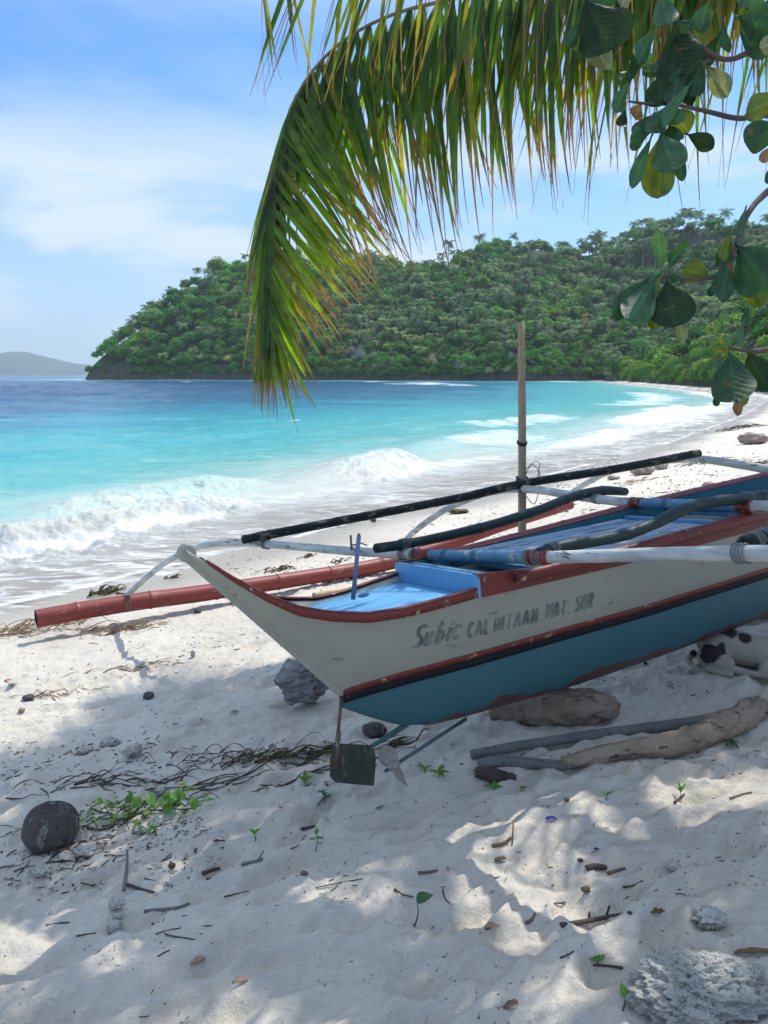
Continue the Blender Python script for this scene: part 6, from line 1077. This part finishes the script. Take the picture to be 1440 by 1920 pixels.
for x0, y0, x1, y1, n_, r0, dk in bands:
    for i in range(n_):
        px, py = rgd.uniform(x0, x1), rgd.uniform(y0, y1)
        if vn(px/70, py/22, 9) < .42 and rgd.random() < .8: continue
        d = ray(px, py); g0 = -.35; t_ = (g0-CAMZ)/d[2]
        for _ in range(6):
            X_ = Cc+d*t_; dd = -.8*X_[0]+.6*X_[1]; t_ = ((-.1*dd if dd > 0 else -.05*dd)-CAMZ)/d[2]
        X_ = Cc+d*t_; pts_.append((X_[0], X_[1], r0*rgd.uniform(.3, 1)**1.5*1.4, dk))
pa_ = np.array(pts_); zs_ = gz(pa_[:, 0], pa_[:, 1])
for (x, y, r0, dk), z in zip(pts_, zs_):
    if rgd.random() < dk:
        if rgd.random() < .4: octa(mb_n['twig_bits'], (x, y, z), r0*.8, 1.2)
        else:
            a = rgd.uniform(-.4, 1.6); L_ = r0*rgd.uniform(1.0, 4.5)*(1.5 if rgd.random() < .12 else 1); mbx = mb_n['twig_bits']; w0 = r0*.16+.0008; ca, sa = math.cos(a), math.sin(a); z0 = z+w0
            V_ = [(x+sa*w0, y-ca*w0, z0), (x-sa*w0, y+ca*w0, z0), (x, y, z0+w0*1.6), (x+ca*L_+sa*w0*.4, y+sa*L_-ca*w0*.4, z0), (x+ca*L_-sa*w0*.4, y+sa*L_+ca*w0*.4, z0), (x+ca*L_, y+sa*L_, z0+w0*2)]
            mbx.add(V_, [(0, 2, 5, 3), (2, 1, 4, 5), (1, 0, 3, 4), (0, 1, 2), (3, 5, 4)])
    else: octa(mb_n['coral_grit'], (x, y, z), r0, 1)
tag(mb_n['coral_grit'].build('coral_grit', M_coral, None, False), 'scattered bits of bleached coral and shell over the sand', 'coral grit', kind='stuff'); tag(mb_n['twig_bits'].build('twig_bits', M_twigm, None, False), 'scattered crumbs of twig, husk and dead leaf over the sand', 'litter', kind='stuff')

# ================================================================ DOG asleep under the hull
g0 = gpx(1370, 1258); dog = empty('dog', (g0[0], g0[1], g0[2]), 'white dog with black patches curled up asleep on the sand under the hull', 'dog')
vx = np.array([math.cos(R(-26)), math.sin(R(-26)), 0]); vy = np.array([-vx[1], vx[0], 0])     # x along the view's right, y away
def dl(x, y, z): return tuple(vx*x+vy*y+np.array([0, 0, z]))
mb = MB()
def limb(pts, rad_, seg=16): tube(mb, [dl(*p) for p in pts], rad_, seg=seg, n=10*len(pts))
limb([(-.175, .03, .085), (-.12, .05, .110), (-.03, .075, .125), (.07, .09, .115), (.16, .085, .098), (.22, .06, .082)], [.066, .098, .108, .100, .088, .066])     # trunk, rump to shoulder
limb([(-.15, -.01, .095), (-.09, -.05, .085), (.01, -.075, .052)], [.074, .066, .036]); limb([(.01, -.078, .050), (-.09, -.085, .028), (-.13, -.075, .022)], [.034, .022, .018]); limb([(-.13, -.078, .02), (-.05, -.105, .016), (.02, -.11, .014)], [.018, .017, .014])   # folded hind leg: thigh, shank, paw
limb([(-.10, -.02, .05), (.02, -.055, .03), (.16, -.06, .022), (.24, -.05, .018)], [.04, .026, .018, .016])
limb([(.20, .03, .075), (.17, -.03, .045), (.24, -.06, .022), (.30, -.055, .018)], [.042, .030, .018, .016])   # fore leg
limb([(.20, .07, .09), (.27, .05, .080), (.325, .01, .062)], [.066, .052, .046]); limb([(.30, .03, .066), (.345, -.01, .058), (.365, -.05, .042), (.37, -.085, .034)], [.042, .050, .030, .020])   # neck, head, muzzle
limb([(-.20, .04, .07), (-.235, .0, .035), (-.21, -.06, .018), (-.14, -.10, .014)], [.028, .018, .014, .008])  # tail
M_dog, t = new_mat('dog_coat'); n = t.nodes.new; l = t.links.new; o = n('ShaderNodeOutputMaterial'); b = n('ShaderNodeBsdfPrincipled'); b.inputs['Roughness'].default_value = .8; l(b.outputs[0], o.inputs[0]); tc = n('ShaderNodeTexCoord')
zz = n('ShaderNodeTexNoise'); zz.inputs['Scale'].default_value = 60; zz.inputs['Detail'].default_value = 5; l(tc.outputs['Object'], zz.inputs['Vector']); ed = n('ShaderNodeTexNoise'); ed.inputs['Scale'].default_value = 14; ed.inputs['Detail'].default_value = 4; l(tc.outputs['Object'], ed.inputs['Vector'])
es = n('ShaderNodeVectorMath'); es.operation = 'SCALE'; es.inputs['Scale'].default_value = .06; l(ed.outputs['Color'], es.inputs[0]); av = n('ShaderNodeVectorMath'); av.operation = 'ADD'; l(tc.outputs['Object'], av.inputs[0]); l(es.outputs[0], av.inputs[1])
col = n('ShaderNodeMix'); col.data_type = 'RGBA'; col.inputs[6].default_value = (.36, .34, .27, 1); col.inputs[7].default_value = (.24, .22, .17, 1); l(zz.outputs[0], col.inputs[0]); last = col.outputs[2]
for cpos, rr_, cc_ in (((-.115, -.075, .115), .058, (.012, .011, .011)), ((-.055, -.06, .145), .040, (.012, .011, .011)), ((-.20, .0, .10), .045, (.012, .011, .011)), ((-.13, .06, .20), .055, (.012, .011, .011)), ((-.03, .05, .222), .050, (.012, .011, .011)), ((.06, .04, .205), .040, (.012, .011, .011)), ((.34, .0, .10), .06, (.03, .022, .018)), ((.24, .12, .17), .05, (.05, .04, .03))):
    ds = n('ShaderNodeVectorMath'); ds.operation = 'DISTANCE'; q = dl(*cpos); ds.inputs[1].default_value = (q[0]+.03, q[1]+.03, q[2]+.03); l(av.outputs[0], ds.inputs[0]); m_ = n('ShaderNodeMapRange'); m_.inputs['From Min'].default_value = rr_+.006; m_.inputs['From Max'].default_value = rr_-.006; l(ds.outputs['Value'], m_.inputs[0])
    k_ = n('ShaderNodeMix'); k_.data_type = 'RGBA'; k_.inputs[7].default_value = rgba(cc_); l(m_.outputs[0], k_.inputs[0]); l(last, k_.inputs[6]); last = k_.outputs[2]
l(last, b.inputs['Base Color']); bb = n('ShaderNodeBump'); bb.inputs['Strength'].default_value = .5; bb.inputs['Distance'].default_value = .006; l(zz.outputs[0], bb.inputs['Height']); l(bb.outputs[0], b.inputs['Normal'])
bd = mb.build('body', M_dog, dog); md = bd.modifiers.new('r', 'REMESH'); md.mode = 'VOXEL'; md.voxel_size = .0065; md.use_smooth_shade = True; sm = bd.modifiers.new('s', 'SMOOTH'); sm.factor = .6; sm.iterations = 9
for sg in (0, 1):
    mb = MB(); b0 = np.array(dl(.335+.03*sg-.01, .03-.01*sg, .098)); t0 = np.array(dl(.335+.045*sg-.03, .055, .10 if sg else .125)); mb.add([b0+(.018, 0, -.006), b0+(-.016, .01, -.004), t0, b0+(0, .0, -.018)], [(0, 1, 2), (1, 3, 2), (3, 0, 2), (0, 3, 1)]); mb.build('ear', M_dog, dog)
mb = MB(); blob(mb, dl(.372, -.103, .040), (.009, .008, .007), 2, .05); mb.build('nose', M_black, dog)
